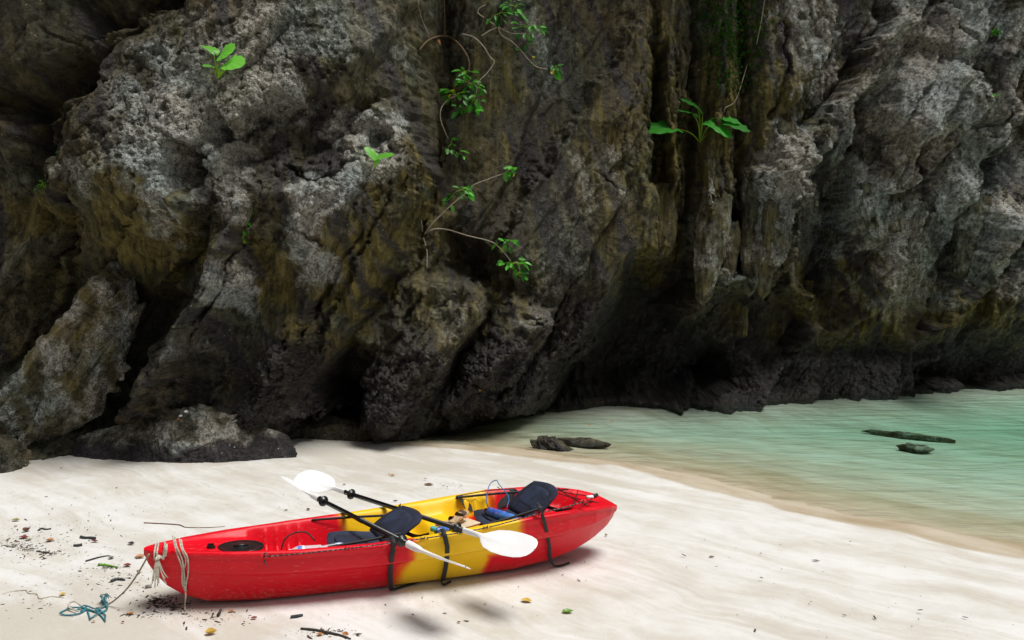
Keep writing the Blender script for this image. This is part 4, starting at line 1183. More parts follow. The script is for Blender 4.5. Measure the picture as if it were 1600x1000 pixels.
TANL = simple_mat("tan_leather", (0.52, 0.36, 0.20), 0.6, 0.12, 20); BROWN = simple_mat("brown_leather", (0.09, 0.045, 0.028), 0.6, 0.2, 20)
def sandal(loc, rz, ry, label):
    s = kobj("sandal", label, "sandal", loc, rz, ry, group="pair of tan sandals")
    mm = Mesh(); n = 22; top, bot = [], []
    for i in range(n):
        t = i / (n - 1); x = -.125 + .25 * t
        w = .030 + .014 * sstep(.35, .75, t) - .006 * math.exp(-((t - .4) / .15) ** 2); w *= math.sqrt(max(0.0, 1 - max(0, (t - .86) / .14) ** 2)) * math.sqrt(max(0.0, 1 - max(0, (.1 - t) / .1) ** 2))
        top.append([(x, -w, .016), (x, 0, .013), (x, w, .016)]); bot.append([(x, -w, 0), (x, 0, 0), (x, w, 0)])
    A, B = np.array(top), np.array(bot)
    mm.grid(A); mm.grid(B[:, ::-1]); mm.grid(np.stack([A[:, 0], B[:, 0]], 1)[::-1]); mm.grid(np.stack([A[:, -1], B[:, -1]], 1)); mm.build("sole", TANL, s)
    mm = Mesh()
    P = np.array([[(.02 + .055 * i / 6, .040 * math.cos(PI * j / 10), .014 + .036 * math.sin(PI * j / 10) * (1 - .3 * i / 6)) for j in range(11)] for i in range(7)]); mm.grid(P); mm.build("upper", BROWN, s)
    mm = Mesh(); P = np.array([[(-.085 - .02 * i / 3 * math.sin(PI * j / 10), .031 * math.cos(PI * j / 10), .014 + .012 * i / 3 + .02 * math.sin(PI * j / 10)) for j in range(11)] for i in range(4)]); mm.grid(P); mm.build("heel_strap", BROWN, s)
    return s
sa = kpix(702, 811, .42); sb = kpix(712, 804, .46)
# clear box of snacks that the sandals lie on
bx = kobj("snack_box", "pale orange lunch box under the pair of sandals in the middle of the kayak", "box", (kpix(722, 814, .40)[0], kpix(722, 814, .40)[1], .30), .4)
mm = Mesh(); mm.box((0, 0, .035), (.24, .15, .07)); o = mm.build("box_body", simple_mat("peach_plastic", (0.72, 0.42, 0.20), 0.3, 0.1, 8), bx, False)
md = o.modifiers.new("bevel", 'BEVEL'); md.width = .012; md.segments = 3
mm = Mesh(); mm.box((0, 0, .077), (.245, .155, .012)); o = mm.build("lid", simple_mat("cream_plastic", (0.70, 0.58, 0.42), 0.35, 0.08, 8), bx, False)
md = o.modifiers.new("bevel", 'BEVEL'); md.width = .005; md.segments = 2
sandal((sa[0], sa[1], .388), .35, 0.0, "tan sandal lying lower of the pair, sole flat on the lunch box")
sandal((sb[0] + .02, sb[1], .425), .75, -.16, "tan sandal with dark brown upper, on top of the pair, tilted up towards the stern")
cb = kobj("drink_can", "small blue drink can lying beside the lunch box under the rear paddle", "can", (kpix(690, 821, .42)[0], kpix(690, 821, .42)[1], .385), .3)
mm = Mesh(); mm.lathe([(-.055, .001), (-.055, .022), (-.05, .026), (.05, .026), (.055, .022), (.055, .001)]); mm.build("can_body", simple_mat("blue_print", (0.05, 0.16, 0.55), 0.3, 0.3, 30), cb)
tq = kpix(677, 824, .44)
cb = kobj("bottle_cap", "turquoise bottle cap on the near rim behind the front seat", "cap", (tq[0], tq[1], .425), .3)
mm = Mesh(); mm.lathe([(-.01, .001), (-.01, .022), (.018, .022), (.02, .018), (.02, .001)], Matrix.Rotation(-PI / 2, 4, 'Y')); mm.build("cap_body", simple_mat("turquoise_plastic", (0.06, 0.45, 0.45), 0.4, 0.05), cb)
# blue patterned folded umbrella lying on the rear seat
m, nt, p = new_mat("blue_print_cloth"); g = NT(nt)
tc = g.n("ShaderNodeTexCoord").outputs["Object"]
vo = g.n("ShaderNodeTexVoronoi"); g.l(tc, vo.inputs[0]); vo.inputs["Scale"].default_value = 26
c = g.mix(g.ramp(g.noise(tc, 12, 3), 0.4, 0.6), (0.03, 0.09, 0.42), (0.05, 0.22, 0.60))
g.l(g.mix(g.ramp(vo.outputs["Distance"], 0.24, 0.16), c, (0.40, 0.08, 0.30)), p.inputs["Base Color"]); p.inputs["Roughness"].default_value = 0.6
u0 = kpix(764, 787, .50); u1 = kpix(806, 800, .50); uc = (u0 + u1) / 2; ud = u1 - u0
ul = np.linalg.norm(ud[:2])
um = kobj("umbrella", "folded blue patterned umbrella lying on the rear seat pad", "umbrella", (uc[0], uc[1], .44), math.atan2(ud[1], ud[0]))
mm = Mesh(); q = []
for i in range(12):
    t = i / 11; q.append((-ul / 2 + ul * t, .030 + .006 * math.sin(t * PI) + .003 * math.sin(i * 2.2)))
mm.lathe([(q[0][0], .001)] + q + [(q[-1][0], .001)], seg=14); mm.build("canopy", m, um)
mm = Mesh(); mm.lathe([(-ul / 2 - .035, .001), (-ul / 2 - .035, .018), (-ul / 2, .02), (-ul / 2 + .005, .001)], seg=12); mm.build("handle", BLACKG, um)
ln = Mesh(); a0 = (u0[0] + .0, u0[1], .45)
e0 = kpix(770, 757, .58); e1 = kpix(793, 760, .60)
ln.tube([a0, (a0[0] - .01, a0[1] + .03, .53), (e0[0], .33, .56), (e0[0] + .06, .34, .59), (e1[0], .28, .57), (e1[0] + .03, .15, .50), (e1[0] - .02, .06, .44)], .004, 5, 6)
o = ln.build("blue_cord", simple_mat("blue_cord", (0.04, 0.16, 0.42), 0.7, 0.1)); o.matrix_world = KM
set_props(o, "thin blue cord looping up from the umbrella to the far rim by the rear seat", "cord")

# ------------------------------------------------------------------ ropes at the bow
rm = Mesh()
def bow(X, a, off=.006):
    """round the bow: a = 0 near flank low, 1 over the top, 2 far flank"""
    t = X / HL; b = hb(t) * 1.03 + off; s = sheer(t)
    pts_ = [(X, -b, s - .05), (X, -b, s - .01), (X, -b * .6, s + .008 + off), (X, b * .6, s + .008 + off), (X, b, s - .02)]
    f = a / 2 * 4; i = min(int(f), 3); w = f - i
    return np.array(pts_[i]) * (1 - w) + np.array(pts_[i + 1]) * w
for X in (-1.715, -1.70, -1.66):
    rm.tube([bow(X - .0, 0), bow(X, .4), bow(X + .004, .9), bow(X + .01, 1.4), bow(X, 2)], .0065, 6, 5)
kn = hull_pix(246, 868, .012)
rm.tube([bow(-1.66, 0.1), kn, kn + [.012, -.012, -.014], kn + [-.012, -.014, -.02], kn + [.004, -.004, -.004]], .008, 6, 5)
for i in range(9):
    dx = (i - 4) * .0045
    L = .10 + .09 * random.random()
    rm.tube([kn + [0, -.004, -.01], kn + [dx * .8, -.014, -.05], kn + [dx * 1.5 + .01 * (i > 5), -.016, -.05 - L * .6], kn + [dx * 1.8 + .03 * (i > 5), -.012, -.05 - L]], .0038, 5, 5)
o = rm.build("bow_rope", WHITER); o.matrix_world = KM
set_props(o, "frayed pale rope knotted round the tip of the bow", "rope")
rm = Mesh()
for path in ([(273, 852), (277, 866), (284, 886), (286, 905), (291, 925)], [(276, 854), (284, 872), (287, 890), (289, 908), (291, 924)], [(286, 858), (293, 872), (294, 894), (291, 912), (290, 925)], [(283, 856), (289, 870), (290, 880), (285, 895), (285, 912), (290, 924)]):
    pts_ = [hull_pix(*q, .012) for q in path]
    top_ = pts_[0] + [-.01, .06, .045]
    rm.tube([top_] + pts_, .0052, 6, 6)
last = hull_pix(290, 925, .014)
rm.tube([last, last + [0, -.012, -.03], w2k(at_ground(289, 944, .03)), w2k(at_ground(289, 953, .008))], .0055, 6, 5)
o = rm.build("rope_loops", WHITER); o.matrix_world = KM
set_props(o, "pale rope hanging in long loops down the red bow flank to the sand", "rope")
tp = Mesh(); q0, q1 = hull_pix(259, 857, .006), hull_pix(257, 870, .006)
tp.ribbon([q0 + [.0, .05, .012], q0 + [.0, .0, .004], q1], .022, (1, 0, 0), .004); o = tp.build("webbing_tab", WHITER); o.matrix_world = KM
set_props(o, "short pale webbing tab over the bow rim between the knot and the rope loops", "strap")
# mooring line down to the tangle of blue rope
rm = Mesh()
k0 = k2w(kn + [-.05, -.01, .02]); g1 = at_ground(168, 945, .012)
mid = [k0 + (g1 - k0) * f + np.array([0, 0, -.05 * math.sin(PI * f)]) for f in (.25, .5, .75)]
rm.tube([k0] + mid + [g1, at_ground(150, 950, .01)], .0055, 6, 6)
rm.tube([mid[0] + [-.008, 0, .01], mid[0] + [.006, -.008, .0], mid[0] + [-.006, .006, -.012]], .008, 6, 4)
set_props(rm.build("mooring_line", simple_mat("brown_cord", (0.30, 0.24, 0.16), 0.9, 0.2, 50)), "thin brown line running down from the bow to the blue rope", "rope")
rm = Mesh()
def gp(u, v, h=.01): return at_ground(u, v, h)
for path in ([(93, 958), (104, 961), (122, 959), (136, 951), (120, 949), (105, 952), (94, 957)], [(120, 953), (132, 946), (148, 951), (160, 949), (168, 943), (165, 954), (152, 959), (142, 966)], [(134, 947), (138, 958), (141, 968)], [(150, 953), (158, 962), (165, 970)],
             [(152, 950), (164, 960), (164, 968)], [(128, 950), (145, 955), (158, 953)], [(168, 950), (164, 943), (158, 938)], [(168, 948), (167, 941), (156, 941)], [(125, 955), (138, 952), (154, 957), (168, 952)]):
    rm.tube([gp(u, v, .007 + .010 * random.random()) for u, v in path], .0048, 6, 7)
for i in range(10):
    a = gp(164, 943, .02); rm.tube([a, a + [-.02 + .05 * random.random() - .03, .02 + .04 * random.random(), .02 + .03 * random.random()], a + [-.06 + .09 * random.random(), .05 + .05 * random.random(), .01]], .0025, 4, 4)
set_props(rm.build("rope_tangle", simple_mat("teal_rope", (0.045, 0.22, 0.27), 0.85, 0.25, 60, 0.6, 250)), "tangle of frayed teal rope lying on the sand below the bow", "rope")
rm = Mesh(); rm.tube([gp(122, 955, .02), gp(108, 949, .02), gp(109, 942, .03), gp(118, 940, .04), gp(126, 946, .02)], .0055, 6, 6)
set_props(rm.build("rope_loop", WHITER), "small white rope loop caught in the teal rope tangle", "rope")

# ------------------------------------------------------------------ boulders
def boulder(name, size, seed, planes, rough_=1.0, res=150, strata=None, flat=0.0):
    """closed rock: intersection of slanted faces, then eroded. size = half axes; planes = [(nx, ny, nz, d)]"""
    rs = np.random.RandomState(seed)
    th_ = np.linspace(0, 2 * PI, res * 2); ph = np.linspace(0.001, PI - .001, res)
    TH, PH = np.meshgrid(th_, ph, indexing='ij')
    d = np.stack([np.sin(PH) * np.cos(TH), np.sin(PH) * np.sin(TH), np.cos(PH)], -1)
    r = np.full(TH.shape, 1.25)
    pl = [np.array(q, float) for q in planes]
    for i in range(14):
        n = rs.randn(3); n /= np.linalg.norm(n); pl.append(np.array([*n, .92 + .22 * rs.rand()]))
    rr = []
    for q in pl:
        n = q[:3] / np.linalg.norm(q[:3]); c = d @ n
        rr.append(np.where(c > .05, q[3] / np.maximum(c, .05), 9.0))
    rr = np.stack(rr); k = 34.0
    r = -np.log(np.exp(-k * np.clip(rr, 0, 4)).sum(0)) / k
    r = np.clip(r, .2, 1.6)
    P = d * r[..., None] * np.array(size)
    # eroded relief (sampled on two planes so that no side is smeared)
    def n2(f, o, seed_, fn=fbm):
        return (fn(P[..., 0] * f + P[..., 1] * f * .6, P[..., 2] * f - P[..., 1] * f * .8, o, seed_) + fn(P[..., 1] * f + 3, P[..., 0] * f * .7 + P[..., 2] * f * .7, o, seed_ + 3)) * .6
    amp = min(size) * rough_
    disp = .16 * amp * n2(1.6 / max(size), 3, seed) + .10 * amp * n2(3.5, 4, seed + 5) + .045 * amp * n2(11, 4, seed + 9, ridged)
    f1, f2, cid, ox, oy = voronoi(P[..., 0] * 7 + P[..., 1] * 4, P[..., 2] * 7 - P[..., 1] * 5, seed % 9)
    disp += .07 * amp * ((cid % 7) / 6 - .5 + .6 * ox) - .05 * amp * sstep(.3, .05, f1)
    f1, f2, cid, ox, oy = voronoi(P[..., 0] * 21 + P[..., 1] * 9, P[..., 2] * 21 - P[..., 1] * 17, seed % 9 + 1)
    disp += .03 * amp * ((cid % 7) / 6 - .5) - .03 * amp * sstep(.35, .05, f1)
    if strata is not None:
        ax_, f, a = strata
        c = P @ np.array(ax_, float)
        cc = c * f + .5 * n2(1.4, 3, 90); fr_ = cc - np.floor(cc); disp += a * (sstep(0, .08, fr_) * (1 - fr_) * (.6 + ((np.floor(cc).astype(int) * 37) % 11) / 11.0))
    # keep the seam closed
    seam = sstep(0, .25, np.minimum(TH, 2 * PI - TH)); pole = sstep(0, .25, np.minimum(PH, PI - PH))
    disp = disp * seam * pole + disp.mean() * (1 - seam * pole)
    P = P + d * disp[..., None]
    me = grid_mesh(name, P)
    return me, P
def put_rock(name, label, cat, me, loc, rot, zone, group=None, lowdark=None):
    n = len(me.vertices)
    co = np.empty(n * 3, np.float32); me.vertices.foreach_get("co", co); co = co.reshape(-1, 3)
    q = np.stack([0.7 + .5 * fbm(co[:, 0] * 4, co[:, 2] * 4 + co[:, 1] * 3, 3, 7 + i) for i in range(3)], -1).clip(0, 1.4) * np.array(zone)
    Mx = Matrix.Translation(loc) @ rot.to_4x4()
    if lowdark is not None:
        wz = (np.array(Mx)[2, :3] @ co.T) + loc[2]
        q[:, 2] = np.maximum(q[:, 2], sstep(lowdark + .14, lowdark, wz + .08 * fbm(co[:, 0] * 5, co[:, 1] * 5, 2, 3)))
    set_zone(me, np.concatenate([q, np.ones((n, 1))], 1))
    o = link_mesh(name, me, ROCK); o.matrix_world = Mx
    return set_props(o, label, cat, group)
from mathutils import Euler
def eul(x, y, z): return Euler((math.radians(x), math.radians(y), math.radians(z))).to_matrix()

# tall tilted slab at the left
foot = at_ground(2, 708); tip = at_y(192, 468, foot[1] + .05)
vec = Vector(tip - foot); L = vec.length
axz = vec.normalized(); axy = Vector((0.25, 1, 0.1)); axx = axy.cross(axz).normalized(); axy = axz.cross(axx).normalized()
rot = Matrix((axx, axy, axz)).transposed()
me, _ = boulder("boulder", (.40, .40, L * .62), 21, [(0.55, -.2, .85, .84), (-.95, -.35, .1, .80), (.1, -1, .12, .72), (1, -.45, -.05, .78), (0.2, 0, 1, .92), (.9, -.2, -.45, .86), (.1, 0, -1, .9)], 1.0, 190, ((.95, .3, 0.05), 4.2, .13))
ce = foot + (tip - foot) * .44
put_rock("boulder", "tall tilted ochre slab of rock leaning up to the right at the cliff foot", "boulder", me, (ce[0], ce[1], ce[2]), rot, (.85, .8, .1), None, .12)
# low flank rocks left of and under it
a = at_ground(5, 735)
me, _ = boulder("boulder", (.34, .3, .30), 31, [(0, 0, 1, .8)], 1.0, 90)
put_rock("boulder", "small grey-brown rock at the left foot of the tilted slab, half out of the frame", "boulder", me, (a[0] - .22, a[1] + .12, a[2] + .08), eul(0, 10, 20), (.4, .3, .5))
a = at_ground(30, 712)
me, _ = boulder("boulder", (.55, .4, .42), 33, [(0.3, -.2, 1, .75)], 1.1, 110, ((.8, 0, -.5), 9, .02))
put_rock("boulder", "broad brown rock below the dark overhang, behind the tilted slab", "boulder", me, (a[0] - .15, a[1] + .40, a[2] + .30), eul(10, -35, 0), (.5, .6, .3))
# low dark wedge with mussels
a, b = at_ground(125, 718), at_ground(372, 712)
c = (a + b) / 2
me, _ = boulder("boulder", ((b - a)[0] * .56, .42, .50), 44, [(-.42, -.75, 1, .50), (.75, -.55, .8, .66), (.1, -1, .25, .78), (0, 0, -1, .5)], .8, 190, ((-.35, .1, .9), 7, .015))
put_rock("boulder", "low dark wedge of mussel-crusted rock on the sand before the cliff", "boulder", me, (c[0] + .06, c[1] + .10, c[2] + .08), eul(0, 0, 3), (.9, .15, .2), None, .06)
for i, (u, v, ru, h, lab) in enumerate(((478, 684, 105, .22, "low flat grey ledge of rock half buried in sand left of the mussel heaps"), (636, 676, 62, .34, "black mussel-covered rock heap standing out onto the sand at the cliff foot"), (700, 664, 55, .20, "low purple-grey rock between the two mussel heaps"), (755, 648, 52, .34, "black mussel heap nearest the water below the twin spurs"), (905, 640, 60, .10, "flat dark ledge just above the water in the mouth of the recess"))):
    a = at_ground(u, v); mpp = a[1] / FPX
    me, _ = boulder("boulder", (ru * mpp, .26, h * 1.25), 50 + i, [(-.2, -.3, 1, .7), (0, -1, .4, .75)], 1.0 if i in (1, 3) else .7, 130)
    put_rock("boulder", lab, "boulder", me, (a[0], a[1] + (.12, .02, .12, .04, .2)[i], a[2] - .02), eul(0, 0, 8 * i), ((.28, .1, .5), (.05, .1, 1.1), (.22, .05, .8), (.05, .05, 1.1), (.2, 0, .8))[i])
# stones in the shallows
a = at_z(860, 697, WATER_Z)
me, _ = boulder("rock", (.21, .14, .12), 71, [(-.5, 0, 1, .75), (.7, 0, .8, .7)], 2.2, 120); put_rock("rock", "jagged black rock standing in the shallow edge of the water", "rock", me, (a[0], a[1], WATER_Z + .02), eul(0, 8, -10), (.1, 0, 1))
a = at_z(908, 688, WATER_Z)
me, _ = boulder("rock", (.28, .10, .07), 72, [(0, 0, 1, .7)], 1.8, 90); put_rock("rock", "long low brown rock awash just beyond the jagged black one", "rock", me, (a[0], a[1], WATER_Z - .03), eul(0, 0, -12), (.12, .1, .8))
for (u, v, sz, lab, sd) in ((1412, 685, (.52, .08, .05), "long dark rock under the water off the right shore", 73), (1432, 706, (.20, .12, .055), "small dark rock under the water nearer the shore than the long one", 74)):
    a = at_ground(u, v)
    me, _ = boulder("submerged_rock", sz, sd, [(0, 0, 1, .8)], 1.9, 90); put_rock("submerged_rock", lab, "rock", me, (a[0], a[1], min(WATER_Z - .15 - sz[2] * .9, a[2] + .05)), eul(0, 0, -32), (.8, .7, .1))

# ------------------------------------------------------------------ hanging stone, parts of the cliff
def stalactite(u0, v0, u1, v1, r0, r1, seed, zone, out=.12, lab=None):
    y = cliff_hit(u0, v0)[1] - out
    A, B = at_y(u0, v0 - 14, y + .22), at_y(u1, v1, y + .04)
    n, mseg = 90, 64
    G = []
    for i in range(n):
        t = i / (n - 1); c = A + (B - A) * t
        r = (r0 + (r1 - r0) * t) * (1 - sstep(.86, 1.0, t) ** 2 * .98) * (0.75 + .25 * sstep(0, .2, t))
        r *= 1 + .18 * float(perlin(np.array([t * 3.1]), np.array([seed * 1.7]), seed)[0])
        k = np.linspace(0, 2 * PI, mseg)
        ca, sa_ = np.cos(k), np.sin(k)
        w = 1 + .22 * fbm(ca * 1.3 + t * .6 * L, sa_ * 1.3 + seed, 3, seed) + .09 * fbm(ca * 4 + seed, sa_ * 4 + t * 6, 3, seed + 2) + .05 * fbm(ca * 9 + t * 12, sa_ * 9 + t * 9, 3, seed + 4)
        G.append(np.stack([c[0] + r * w * ca, c[1] + r * w * sa_ * .9, c[2] + .25 * r * fbm(ca * 2, sa_ * 2 + t * 3, 2, seed)], -1))
    me = grid_mesh("stalactite", np.array(G))
    Gf = np.array(G).reshape(-1, 3); nq = np.stack([.75 + .8 * fbm(Gf[:, 0] * 4 + Gf[:, 1] * 3 + i, Gf[:, 2] * 2.5, 4, 60 + i) for i in range(3)], -1).clip(0, 1.5)
    tt = np.repeat(np.linspace(0, 1, n), mseg); fade = sstep(0, .3, tt) * (1 - .8 * sstep(.75, 1, tt))
    zz = nq * np.array(zone) * np.stack([.2 + .7 * fade, np.ones_like(fade), 1 + 0 * fade], -1)
    set_zone(me, np.concatenate([zz, np.ones((n * mseg, 1))], 1))
    return link_mesh("stalactite", me, ROCK, cliff)
for a in ((1120, 320, 1097, 480, .34, .13, 3, (.75, .5, 0)), (1142, 360, 1136, 452, .20, .09, 4, (.55, .5, .1)), (1182, 330, 1170, 466, .22, .10, 5, (.7, .5, 0)), (1172, 286, 1176, 352, .13, .12, 6, (.8, .3, 0)), (1040, 300, 1026, 408, .20, .26, 7, (.35, .9, .1)),
          (1352, 300, 1372, 382, .20, .12, 8, (1.1, .1, 0)), (1396, 318, 1398, 366, .16, .10, 9, (1.1, .1, 0)), (1266, 452, 1262, 535, .14, .10, 10, (.4, .9, .1)), (1160, 478, 1158, 530, .12, .10, 11, (.2, .9, .2)), (1226, 205, 1204, 352, .22, .12, 12, (.8, .3, 0)), (1210, 330, 1192, 470, .18, .08, 13, (.45, .6, .1)), (1524, 320, 1500, 440, .30, .14, 14, (.8, .3, 0))):
    stalactite(*a)
# ------------------------------------------------------------------ plants on the cliff
def leaf_mat(name, col, trans=0.45, var=0.25):
    m, nt, p = new_mat(name); g = NT(nt)
    tc = g.n("ShaderNodeTexCoord").outputs["Object"]
    oi = g.n("ShaderNodeObjectInfo")
    n = g.math('ADD', g.math('MULTIPLY', g.noise(tc, 30, 3), 0.5), g.math('MULTIPLY', oi.outputs["Random"], 0.5))
    c = g.mix(g.ramp(n, 0.2, 0.8), tuple(q * (1 - var) for q in col), tuple(min(1, q * (1 + var)) for q in col))
    g.l(c, p.inputs["Base Color"]); p.inputs["Roughness"].default_value = 0.4
    tl = g.n("ShaderNodeBsdfTranslucent"); g.l(c, tl.inputs[0])
    mx = g.n("ShaderNodeMixShader"); mx.inputs[0].default_value = trans
    out = [x for x in nt.nodes if x.type == 'OUTPUT_MATERIAL'][0]
    g.l(p.outputs[0], mx.inputs[1]); g.l(tl.outputs[0], mx.inputs[2]); g.l(mx.outputs[0], out.inputs[0])
    return m
TARO = leaf_mat("taro_leaf", (0.17, 0.52, 0.06), .45)
TARO2 = leaf_mat("taro_leaf_deep", (0.05, 0.34, 0.03), .45)
STEMG = leaf_mat("green_stalk", (0.26, 0.46, 0.03), .3)
VINEL = leaf_mat("vine_leaf", (0.085, 0.40, 0.025), .45, .4)
VINED = leaf_mat("vine_leaf_dark", (0.03, 0.16, 0.015), .4, .4)
VINEY = leaf_mat("vine_leaf_yellow", (0.50, 0.42, 0.03), .45, .2)
BARK = simple_mat("pale_stem", (0.34, 0.29, 0.22), 0.85, 0.2, 40)
BARKD = simple_mat("brown_root", (0.14, 0.09, 0.045), 0.9, 0.25, 30)

def taro_mesh():
    G = []
    for i in range(9):
        r = i / 8; row = []
        for j in range(41):
            f = (-1 + 2 * j / 40) * PI * .94
            Rr = (.40 + .60 * ((1 + math.cos(f)) / 2) ** 1.25) * (1 + .035 * math.sin(13 * f) * r)
            x, y = r * Rr * math.cos(f), r * Rr * math.sin(f) * .92
            z = -.16 * r * r * abs(math.cos(f)) + .10 * abs(y) + .018 * math.sin(13 * f) * r - .05 * max(0, x) ** 2 + .012 * math.cos(13 * f) * r
            row.append((x, y, z))
        G.append(row)
    mm = Mesh(); mm.grid(np.array(G))
    return mesh_from("leaf", mm.v, mm.f)
TARO_ME = taro_mesh()
def frame_m(o, xdir, nrm, s):
    x = np.array(xdir, float); x /= np.linalg.norm(x)
    n = np.array(nrm, float); n -= x * (n @ x); n /= np.linalg.norm(n)
    y = np.cross(n, x)
    return Matrix([[x[i] * s[0], y[i] * s[1], n[i] * s[2], o[i]] for i in range(3)] + [[0, 0, 0, 1]])
def taro(label, base, leaves, stems_only=(), deep=False, group=None):
    """leaves: (attach column, row, tip column, row, forward of attach, forward of tip, normal lean to camera, width)"""
    b = cliff_hit(*base); b = b + np.array([0, -.03, 0])
    o = empty("taro_plant", label, "plant", None, Matrix.Translation(b))
    MI = Matrix.Translation(-Vector(b))
    for au, av, tu, tv_, fa, ft, lean, wd in leaves:
        A = at_y(au, av, b[1] - fa); T = at_y(tu, tv_, b[1] - ft)
        L_ = np.linalg.norm(T - A)
        lf = bpy.data.objects.new("leaf", TARO_ME); COL.objects.link(lf)
        if not TARO_ME.materials: TARO_ME.materials.append(TARO2 if deep else TARO)
        lf.parent = o; lf.matrix_basis = MI @ frame_m(A, T - A, (0, -lean, 1 - lean * .5), (L_, L_ * wd, L_))
        mm = Mesh(); mid_ = (b + A) / 2 + np.array([0, -.02, .10 * (A[2] - b[2])]) + (A - b) * np.array([-.12, 0, .06])
        mm.tube([b - b, mid_ - b, A - b], [.011, .007, .005], 6, 6); mm.build("stalk", STEMG, o)
    for u, v in stems_only:
        A = at_y(u, v, b[1] - .08); mm = Mesh(); mm.tube([b - b, (A - b) * .5 + [.005, -.02, .0], A - b], [.006, .012, .001], 6, 5); mm.build("shoot", STEMG, o)
    return o
taro("heart-leaved green plant growing on top of the big pitted block", (342, 123), [(346, 84, 362, 74, .20, .30, .75, 1.2), (356, 98, 377, 97, .25, .36, .7, 1.0), (333, 79, 320, 67, .12, .05, .15, .8), (330, 103, 318, 101, .18, .26, .5, .9)], [(350, 106), (356, 106)])
taro("small two-leaved green plant in the hollow of the pale ridge", (587, 263), [(588, 248, 573, 228, .10, .14, .5, .55), (592, 246, 613, 238, .12, .2, .5, .6)], [(583, 248)])
TARO_ME = taro_mesh()
taro("large spreading plant with six wavy leaves, rooted on the dark columns", (1093, 223), [(1050, 199, 1008, 197, .35, .50, .42, .8), (1090, 168, 1068, 151, .15, .22, .35, .85), (1083, 178, 1064, 169, .25, .34, .3, .75), (1124, 183, 1158, 187, .2,   .30, .34, .7), (1137, 192, 1173, 199, .28, .36, .4, .75), (1113, 194, 1146, 209, .32, .42, .42, .75)], [(1098, 176)], True)

def vleaf_mesh(k):
    mm = Mesh(); G = []
    for i in range(9):
        t = i / 8; w = .27 * math.sin(PI * t ** .8) ** .9
        G.append([(t, -w, -.10 * t * t + .07 * w / .27 * (1 + k)), (t, -w * .5, -.10 * t * t + .02), (t, 0, -.10 * t * t), (t, w * .5, -.10 * t * t + .02), (t, w, -.10 * t * t + .07 * w / .27 * (1 + k))])
    mm.grid(np.array(G)); return mesh_from("leaf", mm.v, mm.f)
VL = {}
for key, mt in (("g", VINEL), ("d", VINED), ("y", VINEY)):
    VL[key] = vleaf_mesh(.5); VL[key].materials.append(mt)
def vine(label, root, stems, clusters, out=.16, stem_mat=None, size=.135):
    b = cliff_hit(*root)
    o = empty("vine", label, "vine", None, Matrix.Translation(b))
    MI = Matrix.Translation(-Vector(b))
    def pt(u, v, f=None):
        f = random.uniform(.5, 1.4) if f is None else f
        return at_y(u, v, cliff_hit(u, v)[1] * .35 + b[1] * .65 - out * f)
    for path in stems:
        P = [pt(u, v, .25 + .75 * min(1, i / 2)) for i, (u, v) in enumerate(path)]
        mm = Mesh(); mm.tube([q - b for q in P], [.011, .006], 6, 6); mm.build("stem", stem_mat or BARK, o)
    for cu, cv, ru, rv, n, pal in clusters:
        c = pt(cu, cv, 1.0)
        tw = Mesh()
        for i in range(n):
            a = random.uniform(0, 2 * PI); r = random.random() ** .6
            p = pt(cu + ru * r * math.cos(a), cv + rv * r * math.sin(a))
            d = (p - c) + np.array([random.gauss(0, .05), random.gauss(0, .06) - .02, random.gauss(0, .04) - .05])
            d /= np.linalg.norm(d)
            nrm = np.array([random.gauss(0, .35), -.55 + random.gauss(0, .25), .8])
            s = size * random.uniform(.6, 1.15)
            key = random.choices("gdy", (pal, 1 - pal, .06))[0]
            lf = bpy.data.objects.new("leaf", VL[key]); COL.objects.link(lf); lf.parent = o
            lf.matrix_basis = MI @ frame_m(p, d, nrm, (s, s * random.uniform(.9, 1.2), s))
            if i % 2 == 0: tw.tube([c - b, (c + p) / 2 - b + [0, -.01, .012], p - b], [.0035, .002], 4, 4)
        tw.build("twig", STEMG if pal > .5 else BARKD, o)
    return o
vine("leafy vine at the top of the plain slab, hanging over the dark gully", (778, 42), [[(778, 42), (784, 55), (800, 65), (815, 80), (825, 92), (838, 104), (856, 108)], [(778, 42), (760, 30), (747, 20), (750, 12), (758, 8)], [(778, 42), (800, 52), (822, 52)], [(778, 42), (765, 48), (752, 56)]],
     [(778, 22, 22, 12, 14, .7), (805, 10, 18, 9, 12, .8), (826, 42, 22, 14, 20, .75), (815, 68, 10, 10, 6, .3), (866, 105, 10, 8, 9, .8), (830, 90, 14, 6, 5, .1)])
vine("vine in the middle of the gully with a white bent stem above its leaves", (720, 54), [[(722, 53), (740, 58), (755, 72), (765, 88), (772, 97), (762, 113), (748, 128), (744, 147)], [(716, 148), (700, 156), (690, 168), (688, 185), (695, 205), (700, 216)]],
     [(726, 112, 12, 7, 9, .9), (736, 132, 20, 12, 20, .8), (712, 148, 28, 10, 22, .7), (740, 155, 16, 14, 16, .8), (728, 170, 18, 8, 9, .3), (704, 226, 12, 10, 10, .8), (716, 240, 10, 5, 6, .8)])
vine("vine low in the gully with two long bare stems, one rising and one drooping", (663, 366), [[(663, 366), (675, 350), (700, 325), (715, 312), (730, 300), (740, 289), (765, 279), (790, 270)], [(663, 366), (678, 358), (700, 359), (730, 368), (768, 378), (785, 392), (798, 408)], [(662, 372), (667, 392), (667, 420)], [(660, 362), (657, 330), (657, 290)]],
     [(722, 297, 18, 10, 18, .8), (706, 312, 10, 10, 7, .2), (799, 265, 9, 9, 10, .8), (792, 376, 16, 11, 14, .9), (800, 412, 20, 10, 16, .95), (806, 428, 14, 8, 8, .7)])
